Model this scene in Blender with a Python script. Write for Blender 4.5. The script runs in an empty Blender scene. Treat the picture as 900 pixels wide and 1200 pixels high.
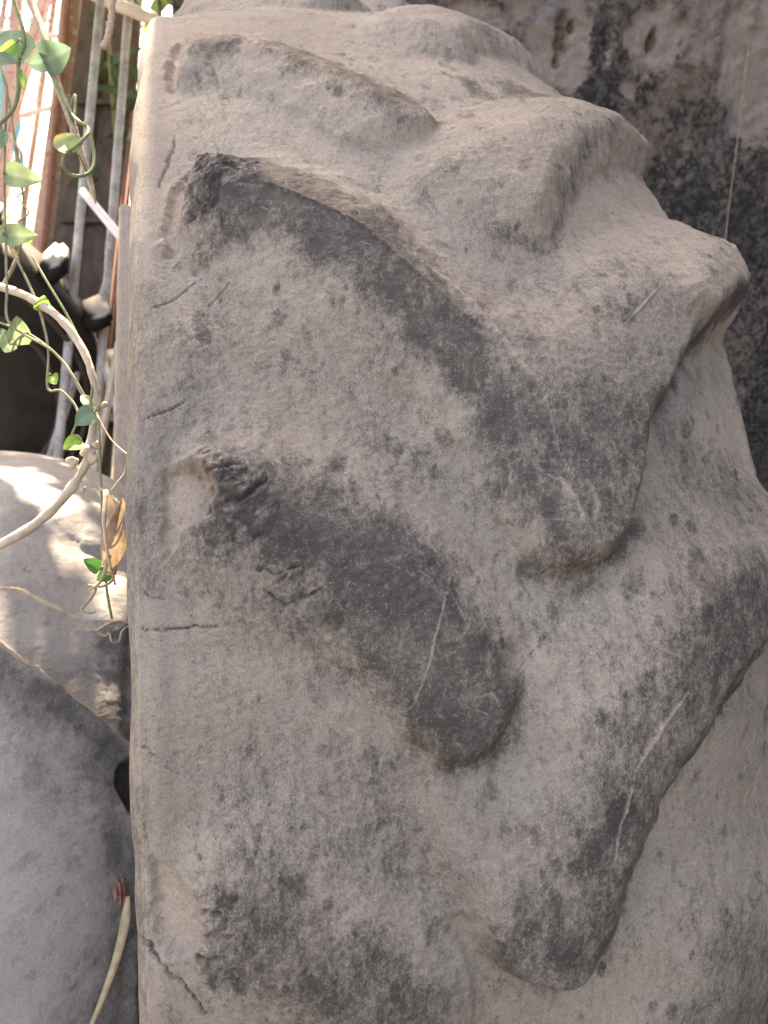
import bpy, bmesh, math, random
import numpy as np
from mathutils import Vector, Matrix
random.seed(7); RNG=np.random.default_rng(7)
scene=bpy.context.scene; COL=scene.collection
# ---------------------------------------------------------------- camera
def basis(yaw,pit,rol):
    f=Vector((math.sin(yaw)*math.cos(pit),math.cos(yaw)*math.cos(pit),-math.sin(pit)))
    r=Vector((math.cos(yaw),-math.sin(yaw),0)); u=r.cross(f)
    return f, r*math.cos(rol)+u*math.sin(rol), -r*math.sin(rol)+u*math.cos(rol)
CAM=Vector((-.157,-.966,1.103)); F_,R_,U_=basis(*[math.radians(a) for a in (13.26,15.78,2.09)])
cd=bpy.data.cameras.new('camera'); cam=bpy.data.objects.new('camera',cd); COL.objects.link(cam); scene.camera=cam
cam.matrix_world=Matrix(((R_.x,U_.x,-F_.x,CAM.x),(R_.y,U_.y,-F_.y,CAM.y),(R_.z,U_.z,-F_.z,CAM.z),(0,0,0,1)))
cd.sensor_fit='VERTICAL'; cd.sensor_height=36; cd.sensor_width=36; cd.lens=36*935/1200; cd.clip_start=.02; cd.clip_end=500
cd.dof.use_dof=True; cd.dof.focus_distance=.44; cd.dof.aperture_fstop=14
# ---------------------------------------------------------------- sky and sun
SUN_EL=math.radians(48.5)
S=Vector((0,math.cos(SUN_EL),math.sin(SUN_EL)))          # direction to the sun: behind the wall
w=bpy.data.worlds.new('World'); scene.world=w; w.use_nodes=True
sky=w.node_tree.nodes.new('ShaderNodeTexSky'); sky.sky_type='NISHITA'; sky.sun_disc=False
sky.sun_elevation=SUN_EL; sky.sun_rotation=0; sky.dust_density=4; sky.air_density=1.0; sky.ozone_density=1
bg=w.node_tree.nodes['Background']; bg.inputs[1].default_value=.13
w.node_tree.links.new(sky.outputs[0],bg.inputs[0])
ld=bpy.data.lights.new('sun','SUN'); ld.energy=5.0; ld.angle=math.radians(.5); ld.color=(1,.95,.86)
lo=bpy.data.objects.new('sun',ld); COL.objects.link(lo); lo.rotation_euler=S.to_track_quat('Z','Y').to_euler(); lo.location=(0,3,6)
vs=scene.view_settings; vs.view_transform='Standard'; vs.look='None'; vs.gamma=1; vs.use_curve_mapping=False; vs.exposure=2.78
try:
    vs.use_white_balance=True; vs.white_balance_temperature=9300; vs.white_balance_tint=15
except Exception: pass
GZ=-.028
# ---------------------------------------------------------------- traced data, in tyre coordinates (lateral mm, angle deg, skirt mm) or metres
CAVITIES=[[(-175.8,30.02,3),(-158.9,30.12,4),(-151.3,29.12,4),(-152.4,28.2,5),(-166.3,27.79,5),(-174.1,26.44,4)],[(-184.7,14.37,3),(-176.1,13.75,4),(-165.8,12.63,4),(-162.3,11.65,5),(-167.1,10.88,5),(-175.7,10.41,5),(-183.0,11.45,3)],[(-172.8,42.54,3),(-170.4,45.11,3),(-159.4,46.68,4),(-151.9,46.07,5),(-163.6,43.84,5),(-170.2,41.04,4)],[(-171.0,56.53,4),(-167.4,61.39,4),(-157.3,63.3,4),(-154.0,61.54,4),(-163.4,57.88,4),(-168.3,54.27,4)]]
CRACKS=[([(-188.6,23.68),(-180.9,23.54),(-171.2,23.56),(-161.6,23.58),(-151.6,23.56)],1.0,2.4),([(-183.5,32.63),(-173.2,32.88),(-162.1,33.41)],0.9,2.0),([(-190.4,18.83),(-185.1,18.72),(-178.4,18.3)],0.8,1.8),([(-179.0,38.14),(-168.2,38.65),(-155.5,39.53)],0.9,2.0),([(-187.9,25.1),(-183.7,25.0),(-177.5,24.73)],0.8,1.6),([(-192.9,11.27),(-185.6,10.42),(-175.7,9.28),(-160.8,7.68)],2.2,3.0),([(-186.1,12.12),(-181.8,12.46),(-179.5,12.61)],0.8,1.6),([(101.1,24.37),(111.8,23.48),(120.7,22.73)],0.7,1.0),([(-151.1,38.05),(-143.6,38.66),(-139.9,39.18)],0.7,1.2),([(-176.8,45.68),(-171.2,47.87),(-166.7,49.96)],1.5,2.0),([(-15.9,20.67),(-5.6,21.62),(3.0,22.32)],0.5,0.6),([(-96.8,57.31),(-86.8,56.26),(-76.6,55.52)],0.8,1.3),([(-24.7,28.96),(-23.9,27.52),(-28.1,26.14)],0.5,0.7),([(-87.4,15.84),(-83.1,16.96),(-80.4,17.93)],0.6,0.8),([(-157.4,29.98),(-151.0,29.75),(-138.2,29.96)],3.0,4.5),([(-154.1,27.89),(-145.2,28.33),(-135.7,28.41),(-125.0,29.13)],2.6,4.0),([(-149.7,29.07),(-144.1,29.24),(-141.5,29.59)],2.2,3.5),([(-127.9,24.75),(-118.8,24.3),(-104.5,24.7)],2.8,4.0),([(-130.6,25.77),(-122.1,25.45),(-113.4,25.61)],2.2,3.0),([(-164.4,12.11),(-157.5,12.52),(-151.4,12.43)],2.6,4.0),([(-163.1,11.35),(-155.5,11.54),(-147.1,11.45)],2.6,4.0),([(-165.7,10.57),(-158.1,10.41),(-151.2,10.63)],2.6,4.0),([(-162.2,9.63),(-153.8,9.34),(-145.3,9.61)],2.2,3.0),([(-148.9,46.56),(-142.5,45.96),(-133.8,46.24)],2.4,4.0),([(-131.9,46.33),(-125.4,46.02),(-120.5,46.22)],2.2,3.5),([(-158.4,42.17),(-151.9,42.62),(-145.3,43.31)],2.0,3.0)]
RIDGES=[([(-43.4,24.9),(-48.6,23.56),(-55.3,22.1),(-63.6,20.15),(-67.7,19.9)],0.9,0.9),([(-39.7,38.9),(-30.9,38.11),(-16.5,36.47),(-3.2,34.19),(7.5,32.96)],2.4,1.0),([(7.5,32.96),(11.5,31.59),(14.0,29.93),(18.9,28.38)],0.8,0.8),([(69.1,19.77),(55.2,18.6),(44.4,17.7),(36.7,17.04)],2.2,0.9),([(36.7,17.04),(29.8,15.18),(25.8,13.55)],1.2,0.8),([(-8.4,29.4),(-11.3,27.66)],0.8,0.7),([(39.0,49.04),(54.2,50.35),(72.6,52.24)],1.0,0.8),([(62.1,35.82),(76.3,37.03),(92.4,38.42)],1.0,0.8),([(79.3,35.71),(87.4,36.86)],0.8,0.6),([(11.8,28.6),(17.6,27.61),(22.1,26.84)],2.6,0.6),([(25.6,28.46),(30.8,27.6),(26.8,26.84)],3.0,0.8),([(41.6,46.71),(51.2,48.76)],0.8,0.6),([(-127.2,15.08),(-112.4,14.7),(-93.9,13.32),(-71.1,10.85),(-51.2,8.43)],0.9,0.6),([(-127.1,24.82),(-121.0,24.98),(-114.6,25.47)],1.3,1.6),([(-130.5,25.81),(-117.3,25.48),(-110.7,25.58)],1.0,0.8),([(-45.2,24.77),(-38.9,23.46),(-36.3,22.8)],0.6,0.5),([(-36.5,20.26),(-28.3,20.37),(-24.5,19.87)],0.8,0.5),([(-157.4,24.65),(-135.2,23.58),(-116.7,22.86)],0.7,0.4)]
TEARS=[[(-154.4,46.49,5),(-123.3,45.62,8),(-119.2,43.69,8),(-147.2,43.27,6)],[(-155.5,30.63,6),(-132.5,29.92,8),(-121.8,28.04,10),(-134.2,26.13,10),(-155.1,25.92,8),(-156.4,27.9,6)],[(-132.6,25.17,6),(-115.3,25.6,8),(-103.3,24.97,8),(-106.3,23.89,6),(-125.2,24.11,6)],[(-163.2,13.58,6),(-146.1,13.86,8),(-139.4,11.21,10),(-147.5,8.85,10),(-165.0,10.26,6)],[(-158.4,43.79,5),(-141.8,43.04,8),(-140.1,40.96,8),(-157.9,39.92,6)]]
BARE_SHADE=[([(-162.5,46.0,9),(-141.1,47.16,8),(-109.0,45.68,10),(-73.7,43.51,12),(-49.3,41.01,12),(-29.0,37.82,12),(-11.1,34.86,12),(-2.1,32.1,12),(-3.2,29.49,12),(-6.6,27.03,8),(-14.0,28.8,8),(-25.1,31.73,10),(-56.0,36.32,14),(-84.4,38.25,14),(-104.7,40.05,16),(-141.4,41.06,16),(-155.5,42.22,10)],0.95),([(-4.2,33.1,14),(42.3,34.49,22),(73.4,32.31,8),(67.8,27.64,5),(49.9,25.3,5),(23.7,24.04,5),(1.2,24.86,6),(-7.8,27.31,12)],0.66),([(-153.3,31.27,10),(-131.8,30.77,12),(-103.0,29.22,12),(-81.7,28.43,14),(-58.9,26.89,14),(-42.0,25.27,14),(-21.7,22.56,10),(-8.8,20.23,6),(-14.1,18.65,5),(-25.0,17.76,5),(-38.3,17.12,5),(-49.3,17.6,6),(-60.5,19.1,9),(-75.1,21.07,10),(-88.0,22.41,12),(-99.1,23.25,14),(-108.1,24.26,14),(-130.3,25.83,14),(-154.9,26.62,12),(-152.2,28.97,8)],0.86),([(-38.5,11.91,10),(-27.3,9.68,5),(-13.9,8.3,5),(9.6,7.66,5),(21.7,7.78,5),(32.5,8.93,5),(40.5,10.73,5),(46.6,12.19,5),(55.8,13.75,5),(62.9,14.89,5),(78.5,16.19,5),(101.9,17.75,5),(122.2,19.31,5),(147.4,20.64,5),(185.5,22.4,8),(181.4,25.14,25),(122.6,25.45,20),(81.5,25.08,20),(59.2,21.64,25),(21.9,18.24,25),(-1.6,14.86,25)],0.68),([(-149.8,13.88,14),(-120.0,14.09,20),(-94.1,12.01,20),(-67.2,10.15,14),(-51.1,7.89,12),(-50.4,5.66,20),(-109.9,6.55,20),(-158.6,9.2,12),(-159.8,11.26,12)],0.68),([(79.6,32.52,4),(100.9,33.65,4),(124.5,36.48,4),(145.9,38.62,4),(257.2,48.23,4),(297.4,50.5,4),(284.5,48.16,6),(156.0,39.13,5),(130.8,36.66,5),(103.7,33.47,5),(82.0,32.04,4)],0.95),([(-2.5,41.87,5),(22.4,41.54,4),(41.8,41.07,3),(57.9,44.68,3),(70.3,47.05,3),(106.7,51.69,4),(169.9,59.18,4),(135.1,53.99,4),(80.3,47.66,4),(59.3,43.81,4),(45.5,40.81,3),(36.5,40.73,3),(6.3,41.29,5)],0.55),([(-161.4,58.7,8),(-146.7,61.79,6),(-112.5,60.49,9),(-71.7,56.24,10),(-38.8,52.83,9),(-15.7,50.79,7),(-6.5,49.61,6),(-14.8,48.79,8),(-38.9,48.53,9),(-59.0,50.36,10),(-86.3,53.33,12),(-121.2,56.17,12),(-148.2,55.8,12)],0.92),([(-189.1,39.61,4),(-176.7,39.45,8),(-178.5,25.18,8),(-189.6,25.24,4)],0.42),([(-191.5,19.76,4),(-185.3,19.41,5),(-190.5,6.93,5),(-200.0,6.88,4)],0.45),([(86.3,25.63,4),(97.2,26.01,4),(90.1,24.77,5),(76.7,24.01,5)],0.8),([(-172.5,26.13,10),(-149.2,26.17,12),(-122.4,24.85,14),(-88.6,22.05,12),(-81.5,20.7,12),(-112.2,21.83,20),(-149.9,23.99,20)],0.5),([(101.0,9.1,30),(196.1,6.05,20),(339.2,-23.79,20),(78.1,2.6,30)],0.55),([(57.3,57.79,8),(96.7,57.09,5),(90.5,54.8,5),(75.9,53.79,5),(50.1,53.89,8)],0.8),([(8.8,56.04,6),(31.5,55.44,6),(50.4,53.51,6),(27.1,53.98,6)],0.75),([(-41.6,16.4,8),(-7.5,16.12,14),(0.6,13.62,14),(-16.9,13.44,14)],0.5),([(-136.5,17.92,40),(-65.8,17.57,40),(-42.5,11.91,40),(-138.1,12.5,40)],0.45),([(-170.5,39.3,40),(-144.3,39.0,20),(-146.6,33.02,20),(-179.6,33.3,20)],0.42),([(-20.8,32.25,8),(6.0,31.86,8),(3.6,27.42,8),(-14.2,27.46,8)],0.7),([(88.4,32.41,10),(199.7,30.48,20),(176.5,26.16,25),(91.2,25.93,25)],0.4),([(-86.4,34.68,40),(-43.6,33.74,40),(-25.5,26.9,40),(-57.6,29.16,40)],0.32),([(2.6,21.91,40),(51.8,23.05,40),(8.3,17.15,40),(-9.7,15.95,40)],0.3),([(20.7,39.5,30),(110.2,41.42,30),(84.4,34.34,30),(18.6,34.16,30)],0.35),([(-9.5,29.22,3),(-1.1,27.65,3),(3.3,25.99,3),(13.0,24.91,3),(29.1,24.59,3),(47.9,25.32,3),(62.4,26.75,3),(68.0,28.31,3),(53.9,28.38,3),(49.6,27.04,3),(39.2,25.97,3),(27.4,25.48,3),(20.8,25.63,3),(14.5,26.36,3),(10.3,27.99,3),(1.4,29.66,3)],0.97),([(-66.3,21.04,3),(-60.2,19.75,3),(-52.8,18.28,3),(-38.5,17.42,3),(-22.7,17.99,3),(-12.9,18.99,3),(-9.6,20.0,3),(-19.6,20.2,3),(-22.0,19.37,3),(-29.4,18.62,3),(-38.0,18.21,3),(-44.9,18.71,3),(-51.1,20.02,3),(-57.2,21.31,3)],0.97),([(-32.9,11.09,4),(-22.7,9.28,4),(-9.0,7.96,4),(13.2,7.32,4),(26.4,7.49,4),(36.0,8.72,4),(44.3,10.36,4),(51.0,11.85,4),(60.4,13.44,4),(68.5,14.61,4),(84.1,15.98,4),(108.6,17.59,4),(130.0,19.21,4),(158.6,20.62,4),(138.9,21.41,4),(113.6,19.92,4),(94.2,18.3,4),(71.5,16.68,4),(55.8,15.24,4),(47.8,13.98,4),(38.4,12.39,4),(31.9,10.9,4),(24.2,9.37,4),(17.3,8.38,4),(12.0,8.34,4),(-4.3,8.77,4),(-13.6,9.71,4),(-23.1,11.39,4)],0.97),([(91.7,32.67,3),(112.9,34.08,3),(135.5,36.96,3),(159.5,39.28,3),(260.5,47.81,3),(284.8,49.18,3),(285.6,51.08,3),(259.6,49.55,3),(146.9,39.53,3),(120.4,36.91,3),(101.4,34.3,3),(84.7,33.21,3)],0.97),([(-135.2,40.77,9),(-105.8,40.4,9),(-82.4,38.8,9),(-59.0,36.81,9),(-37.1,33.97,9),(-24.1,30.9,9),(-10.4,31.43,9),(-24.0,34.69,9),(-47.6,37.82,9),(-73.1,40.05,9),(-100.5,41.92,9),(-133.5,42.41,9)],0.97),([(-124.2,25.2,7),(-105.6,24.02,7),(-90.9,22.48,7),(-75.9,21.09,7),(-62.7,19.55,7),(-56.2,19.93,7),(-69.6,21.5,7),(-84.9,22.91,7),(-100.1,24.5,7),(-119.6,25.74,7)],0.95)]  # bare rubber patches, with shading of lug undersides and mid floor painted in
WARM=[([(-157.0,41.01,20),(-103.2,40.02,20),(-73.3,37.97,25),(-94.2,34.95,40),(-145.3,36.15,40)],0.6),([(-172.9,26.24,16),(-133.2,25.66,20),(-102.4,23.08,20),(-87.7,20.29,16),(-123.1,21.48,25),(-169.4,24.45,20)],0.7),([(-176.2,30.31,6),(-151.6,30.32,6),(-152.3,28.28,6),(-174.9,26.61,6)],0.5)]
WALL_SPOTS=[((0.565,1.6),(0.096,0.11),1),((0.779,1.615),(0.07,0.077),0.9),((1.018,1.596),(0.092,0.156),1),((0.649,1.603),(0.026,0.055),-0.7),((0.673,1.487),(0.07,0.048),-0.8),((0.393,1.616),(0.074,0.026),0.5),((1.015,1.197),(0.11,0.221),-0.6),((1.193,0.847),(0.074,0.258),-0.8),((0.497,1.644),(0.055,0.026),0.5),((0.92,1.506),(0.11,0.092),-0.15),((0.728,1.515),(0.026,0.022),0.6),((0.916,1.651),(0.11,0.074),0.35)]
WALL_HOLES=[((0.575,1.6),(0.018,0.044)),((0.774,1.61),(0.013,0.026)),((0.57,1.557),(0.009,0.015)),((0.595,1.621),(0.011,0.017))]
B_LUGS=[[(51.7,52.43,14),(91.7,49.61,12),(118.2,47.2,10),(157.9,42.5,10),(188.3,38.49,8),(210.0,37.86,6),(178.0,37.52,6),(169.1,36.62,6),(168.7,34.41,6),(174.5,32.29,6),(184.7,30.18,7),(191.0,27.22,8),(205.1,24.09,8),(188.6,17.17,14),(179.7,1.97,20),(129.2,-0.98,20),(64.8,4.56,20)],[(113.5,77.36,26),(179.9,81.59,20),(190.9,70.58,12),(165.6,69.47,14),(134.6,71.42,24)],[(165.6,64.08,10),(192.6,64.21,10),(198.2,55.87,24),(178.6,54.93,26),(163.1,57.9,20)]]
B_BARE_SHADE=[([(50.9,51.85,10),(91.3,48.68,8),(130.6,45.66,8),(189.2,37.76,6),(174.3,35.67,10),(172.7,30.97,10),(190.4,26.57,10),(183.5,21.07,20),(158.6,18.78,30),(165.2,29.32,20),(133.2,38.71,40),(58.7,44.1,30)],0.75),([(159.8,54.51,14),(191.2,57.56,8),(191.8,38.59,8),(170.3,41.57,20)],0.8),([(158.6,18.78,20),(190.0,21.67,12),(178.9,1.15,20),(131.9,6.56,40)],0.75),([(170.8,38.21,4),(204.1,38.17,4),(203.6,26.0,4),(184.1,29.23,4),(170.1,32.89,4)],0.98),([(96.5,40.59,20),(133.7,36.94,20),(128.9,31.88,20),(99.1,34.8,20)],0.5),([(59.6,76.54,20),(103.8,79.64,20),(124.3,56.83,20),(85.1,55.85,20)],0.25)]  # bare rubber; the notch polygon also paints in the shade of its recess
WOODY_STEM=[(-0.2864,-0.2032,1.3453),(-0.2732,-0.2406,1.3008),(-0.2604,-0.2746,1.2677),(-0.2495,-0.3084,1.2335),(-0.2404,-0.3279,1.2105),(-0.2334,-0.3413,1.1885),(-0.2266,-0.3546,1.1669),(-0.2219,-0.3659,1.1499)]
TENDRIL=[(-0.2551,-0.305,1.2408),(-0.2471,-0.3268,1.2272),(-0.2399,-0.3382,1.2124),(-0.2364,-0.3358,1.2052),(-0.2364,-0.3188,1.2233),(-0.2395,-0.3255,1.2121),(-0.2316,-0.3484,1.2023),(-0.2256,-0.351,1.1982),(-0.225,-0.3636,1.192),(-0.231,-0.3697,1.1845),(-0.2382,-0.3697,1.1789),(-0.24,-0.3711,1.1725),(-0.2366,-0.3682,1.1668),(-0.2291,-0.3647,1.1666),(-0.2241,-0.3533,1.173),(-0.2237,-0.3418,1.1837),(-0.2262,-0.3332,1.1967),(-0.2303,-0.332,1.2047)]
STICK=[(-0.2109,-0.2221,1.3416),(-0.2151,-0.2304,1.3096),(-0.2163,-0.2405,1.2921),(-0.2187,-0.2494,1.2779),(-0.2221,-0.2508,1.2703)]
BRANCH=[(-0.345,-0.2814,1.1021),(-0.2931,-0.3336,1.0932),(-0.2668,-0.3581,1.0853),(-0.2455,-0.3777,1.0718),(-0.2324,-0.3913,1.0539),(-0.2266,-0.4023,1.0393),(-0.224,-0.4093,1.0244),(-0.2257,-0.4162,1.0102),(-0.2284,-0.4226,0.9972),(-0.2306,-0.4275,0.9858),(-0.2389,-0.435,0.9718),(-0.2545,-0.4414,0.9552),(-0.2724,-0.4461,0.943),(-0.3135,-0.4477,0.9225)]
VINE_A=[(-0.2847,-0.278,1.3099),(-0.2688,-0.3064,1.2615),(-0.2727,-0.3105,1.2444),(-0.2741,-0.3198,1.2185),(-0.2824,-0.3254,1.2035),(-0.3013,-0.3308,1.188)]
VINE_B=[(-0.2835,-0.3016,1.2294),(-0.2847,-0.3158,1.1942),(-0.2853,-0.3301,1.1594),(-0.2847,-0.3431,1.1225),(-0.2845,-0.3542,1.0914),(-0.2822,-0.3645,1.0692),(-0.2545,-0.3808,1.0538),(-0.2401,-0.394,1.0382),(-0.2301,-0.4045,1.0214)]
VINE_C=[(-0.297,-0.2478,1.2568),(-0.2883,-0.2718,1.2181),(-0.2822,-0.291,1.1752),(-0.2782,-0.3043,1.1508),(-0.2801,-0.3108,1.1269),(-0.2881,-0.3213,1.1028),(-0.3067,-0.3301,1.0757)]
VINE_D=[(-0.2853,-0.3321,1.1229),(-0.2732,-0.3469,1.1003),(-0.2657,-0.3583,1.0853),(-0.2601,-0.3671,1.067),(-0.2572,-0.3758,1.0505),(-0.2583,-0.382,1.028),(-0.249,-0.3867,1.0269),(-0.2397,-0.3946,1.0182),(-0.2375,-0.4026,1.0108),(-0.2412,-0.408,1.0003)]
VINE_E=[(-0.2692,-0.3383,1.1148),(-0.2579,-0.3565,1.098),(-0.2429,-0.3752,1.0752),(-0.2317,-0.3888,1.052),(-0.2265,-0.4059,1.0341),(-0.2272,-0.4159,1.0214),(-0.2216,-0.4266,1.0147),(-0.22,-0.4447,0.9905),(-0.219,-0.4566,0.9685),(-0.2187,-0.4649,0.9403),(-0.2176,-0.4707,0.9139),(-0.2153,-0.4736,0.8947)]
VINE_F=[(-0.2926,-0.346,1.0691),(-0.2675,-0.365,1.0609),(-0.2463,-0.3851,1.0457),(-0.2345,-0.4006,1.0277),(-0.2294,-0.4075,1.019)]
DRY_TENDRIL=[(-0.2221,-0.426,1.0163),(-0.2131,-0.4394,1.0032),(-0.2043,-0.4497,0.9969),(-0.2026,-0.4526,0.9958),(-0.2037,-0.4571,0.9865),(-0.2091,-0.458,0.9791),(-0.2129,-0.4586,0.9739)]
CURL=[(-0.2164,-0.4688,0.9471),(-0.2178,-0.4722,0.9343),(-0.2147,-0.4767,0.9285),(-0.2122,-0.4788,0.9235),(-0.2192,-0.4776,0.9183),(-0.2276,-0.4746,0.9182),(-0.2236,-0.4751,0.9159),(-0.227,-0.4751,0.9093),(-0.232,-0.4747,0.9031),(-0.2284,-0.4762,0.9007),(-0.2243,-0.477,0.9013)]
TWIG=[(-0.3574,-0.2621,0.8464),(-0.3311,-0.2612,0.8392),(-0.3148,-0.258,0.8347),(-0.2975,-0.2611,0.8246),(-0.2804,-0.2619,0.8142),(-0.2666,-0.2626,0.8046),(-0.2548,-0.2627,0.7955),(-0.2472,-0.2632,0.7986),(-0.2386,-0.2533,0.798),(-0.2226,-0.2413,0.79),(-0.2103,-0.2313,0.7831)]
TWIG_SIDE=[(-0.2548,-0.2627,0.7955),(-0.2474,-0.266,0.7907),(-0.2429,-0.2659,0.7929),(-0.2405,-0.2714,0.7868),(-0.2351,-0.2674,0.7846),(-0.2328,-0.257,0.7899),(-0.2267,-0.2467,0.7909)]
WIRE=[(-0.345,-0.2968,0.8189),(-0.3251,-0.3027,0.8071),(-0.3114,-0.3105,0.7943),(-0.2998,-0.3119,0.7871),(-0.2861,-0.3083,0.7819)]
STRAW=[(-0.2259,-0.3913,0.6134),(-0.2288,-0.4015,0.5934),(-0.2355,-0.4135,0.572),(-0.2446,-0.4253,0.5518),(-0.2542,-0.4353,0.5329),(-0.2601,-0.4408,0.5207)]
SCRAP=(-0.2325,-0.3848,0.613)
LEAVES=[('A',(-0.27,-0.3134,1.244),(-0.2942,-0.2892,1.2635),0.75,0,0.3),('W',(-0.2572,-0.311,1.2441),(-0.2373,-0.3219,1.2522),0.8,0,0.2),('W',(-0.2526,-0.3119,1.2448),(-0.2694,-0.305,1.2438),0.62,0,-0.2),('W',(-0.2322,-0.3705,1.1808),(-0.2455,-0.3531,1.1933),0.62,2,0.2),('B',(-0.2845,-0.3295,1.1694),(-0.2591,-0.3424,1.1641),0.5,1,0.25),('B',(-0.2863,-0.3411,1.1281),(-0.2624,-0.352,1.1281),0.5,1,0.2),('B',(-0.285,-0.3402,1.1321),(-0.3003,-0.3404,1.1191),0.6,1,0.1),('A',(-0.2843,-0.3266,1.1979),(-0.2939,-0.3238,1.1815),0.7,0,0.2),('D',(-0.2621,-0.3634,1.0782),(-0.2584,-0.3675,1.0891),0.8,3,0.3),('F',(-0.2786,-0.361,1.0546),(-0.2775,-0.3639,1.0749),0.7,1,0.3),('F',(-0.2834,-0.3611,1.0505),(-0.2897,-0.3582,1.0664),0.55,1,-0.3),('E',(-0.2235,-0.4219,1.0184),(-0.2358,-0.4277,1.0105),0.85,0,0.3),('D',(-0.2344,-0.4125,0.9976),(-0.245,-0.4218,0.9938),0.75,3,0.2),('E',(-0.2276,-0.4127,1.0209),(-0.2336,-0.4042,1.0271),0.6,1,0.3),('E',(-0.2212,-0.4685,0.9258),(-0.2302,-0.4694,0.9338),0.7,4,0.2),('E',(-0.2137,-0.4724,0.9258),(-0.2224,-0.4777,0.9225),0.8,4,-0.2),('D',(-0.2558,-0.3802,1.0365),(-0.2517,-0.3879,1.0317),0.8,3,0.3),('A',(-0.2702,-0.3158,1.2355),(-0.2688,-0.3228,1.2236),0.35,3,0.2),('A',(-0.2735,-0.307,1.2557),(-0.2883,-0.3078,1.241),0.4,3,0.2)]
DRY_LEAF=[(-0.2199,-0.4686,0.9744),(-0.1988,-0.4709,0.9724),(-0.2134,-0.4844,0.929),(-0.2147,-0.469,0.9771),(-0.2272,-0.4784,0.9163),(-0.2114,-0.479,0.9196)]
BARS=[[(-0.6664,1.5878,1.3957),(-0.6515,1.884,1.8762)],[(-0.6347,1.3589,1.3686),(-0.5465,1.6855,1.8295)],[(-0.4963,1.292,1.2503),(-0.4388,1.4864,1.7829)],[(-0.7422,1.9524,1.4868),(-0.677,2.181,1.9595)],[(-0.6691,1.8209,1.4609),(-0.55,2.0942,1.9472)],[(-0.6438,1.6455,1.2452),(-0.5602,1.9799,1.9132)],[(-0.5813,1.5227,1.2405),(-0.4971,1.7909,1.865)],[(-0.7257,1.76,1.5731),(-0.6971,1.9525,1.8914)]]
PIPES=[[(-0.3875,0.7442,1.1068),(-0.3378,0.9926,1.6349)],[(-0.341,0.7586,1.0102),(-0.2853,1.0338,1.6357)]]
TOPPIPE=[(-0.4962,1.2295,1.7707),(-0.3218,1.0745,1.6725),(-0.2659,1.0093,1.6404),(-0.2043,0.9411,1.6028),(-0.1289,0.8684,1.5604)]
WHITEPIPE=[(-0.3619,0.7279,1.2553),(-0.2808,0.5964,1.1622),(-0.237,0.5285,1.1109)]
RUSTBAR=[(-0.3203,0.964,1.1827),(-0.2824,1.1008,1.5009)]
BOARD=[(-0.5123,0.8516,0.7502),(-0.3509,0.8153,0.756),(-0.3816,1.2521,1.721),(-0.2808,1.2294,1.7246)]
BATTEN=[(-0.2765,0.3162,0.8259),(-0.2672,0.479,1.1365)]
RODS=[[(-0.3862,0.7497,0.9428),(-0.3447,0.89,1.0921)],[(-0.3173,0.6123,0.8932),(-0.3659,0.8593,0.969)],[(-0.3356,0.5391,0.8099),(-0.3022,0.6357,0.9862)]]
BLUE=(-0.8297,2.3399,1.6473)
RUNGS=[[(-0.6674,1.8039,1.7714),(-0.488,1.7587,1.7613)],[(-0.65,1.7314,1.5357),(-0.5293,1.7131,1.5708)],[(-0.787,2.1903,1.9021),(-0.4351,2.1048,1.8934)]]
OLD_TYRE=(-0.673,0.6857,0.8572)
STRING=[(1.0294,0.7682,1.7878),(1.0168,0.7508,1.7175),(0.9918,0.7101,1.5756),(0.9743,0.6787,1.453),(0.9517,0.6429,1.3298),(0.9386,0.6196,1.239),(0.9334,0.6022,1.1381)]
SUN_SPOTS=[((-0.3648,-0.0537,0.9121),0.0172),((-0.3379,-0.038,0.9075),0.0146),((-0.2964,-0.0906,0.8849),0.0133),((-0.2541,-0.1478,0.8445),0.0106),((-0.321,-0.2456,0.8318),0.0172),((-0.2985,-0.2934,0.785),0.0172),((-0.3224,-0.2847,0.8042),0.0172),((-0.244,-0.2164,0.8035),0.0119),((-0.2355,-0.224,0.7912),0.0093),((-0.2785,-0.2958,0.7701),0.0133)]
OLE=[(-0.3319,1.065,1.6315),(-0.2504,1.0543,1.6609),(-0.2145,0.857,1.6354)]
# ---------------------------------------------------------------- helpers
def tag(o,label=None,cat=None,group=None,kind=None):
    if label: o['label']=label
    if cat: o['category']=cat
    if group: o['group']=group
    if kind: o['kind']=kind
    return o
def empty(name,loc=(0,0,0)):
    o=bpy.data.objects.new(name,None); o.location=loc; o.empty_display_size=.05; COL.objects.link(o); return o
def link(name,me,mat=None,parent=None):
    o=bpy.data.objects.new(name,me); COL.objects.link(o)
    if mat: me.materials.append(mat)
    if parent: o.parent=parent; o.matrix_parent_inverse=Matrix.Translation(-Vector(parent.location))
    return o
def mesh_np(name,co,quads):
    me=bpy.data.meshes.new(name); n=len(quads)
    me.vertices.add(len(co)); me.vertices.foreach_set('co',np.asarray(co,np.float32).ravel())
    me.loops.add(n*4); me.loops.foreach_set('vertex_index',np.asarray(quads,np.int32).ravel())
    me.polygons.add(n); me.polygons.foreach_set('loop_start',np.arange(0,n*4,4,dtype=np.int32))
    try: me.polygons.foreach_set('loop_total',np.full(n,4,np.int32))
    except Exception: pass
    me.update(calc_edges=True); me.polygons.foreach_set('use_smooth',np.ones(n,bool)); return me
def mesh_pd(name,v,f,smooth=True):
    me=bpy.data.meshes.new(name); me.from_pydata([tuple(a) for a in v],[],f); me.update()
    if smooth: me.polygons.foreach_set('use_smooth',np.ones(len(me.polygons),bool))
    return me
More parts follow.
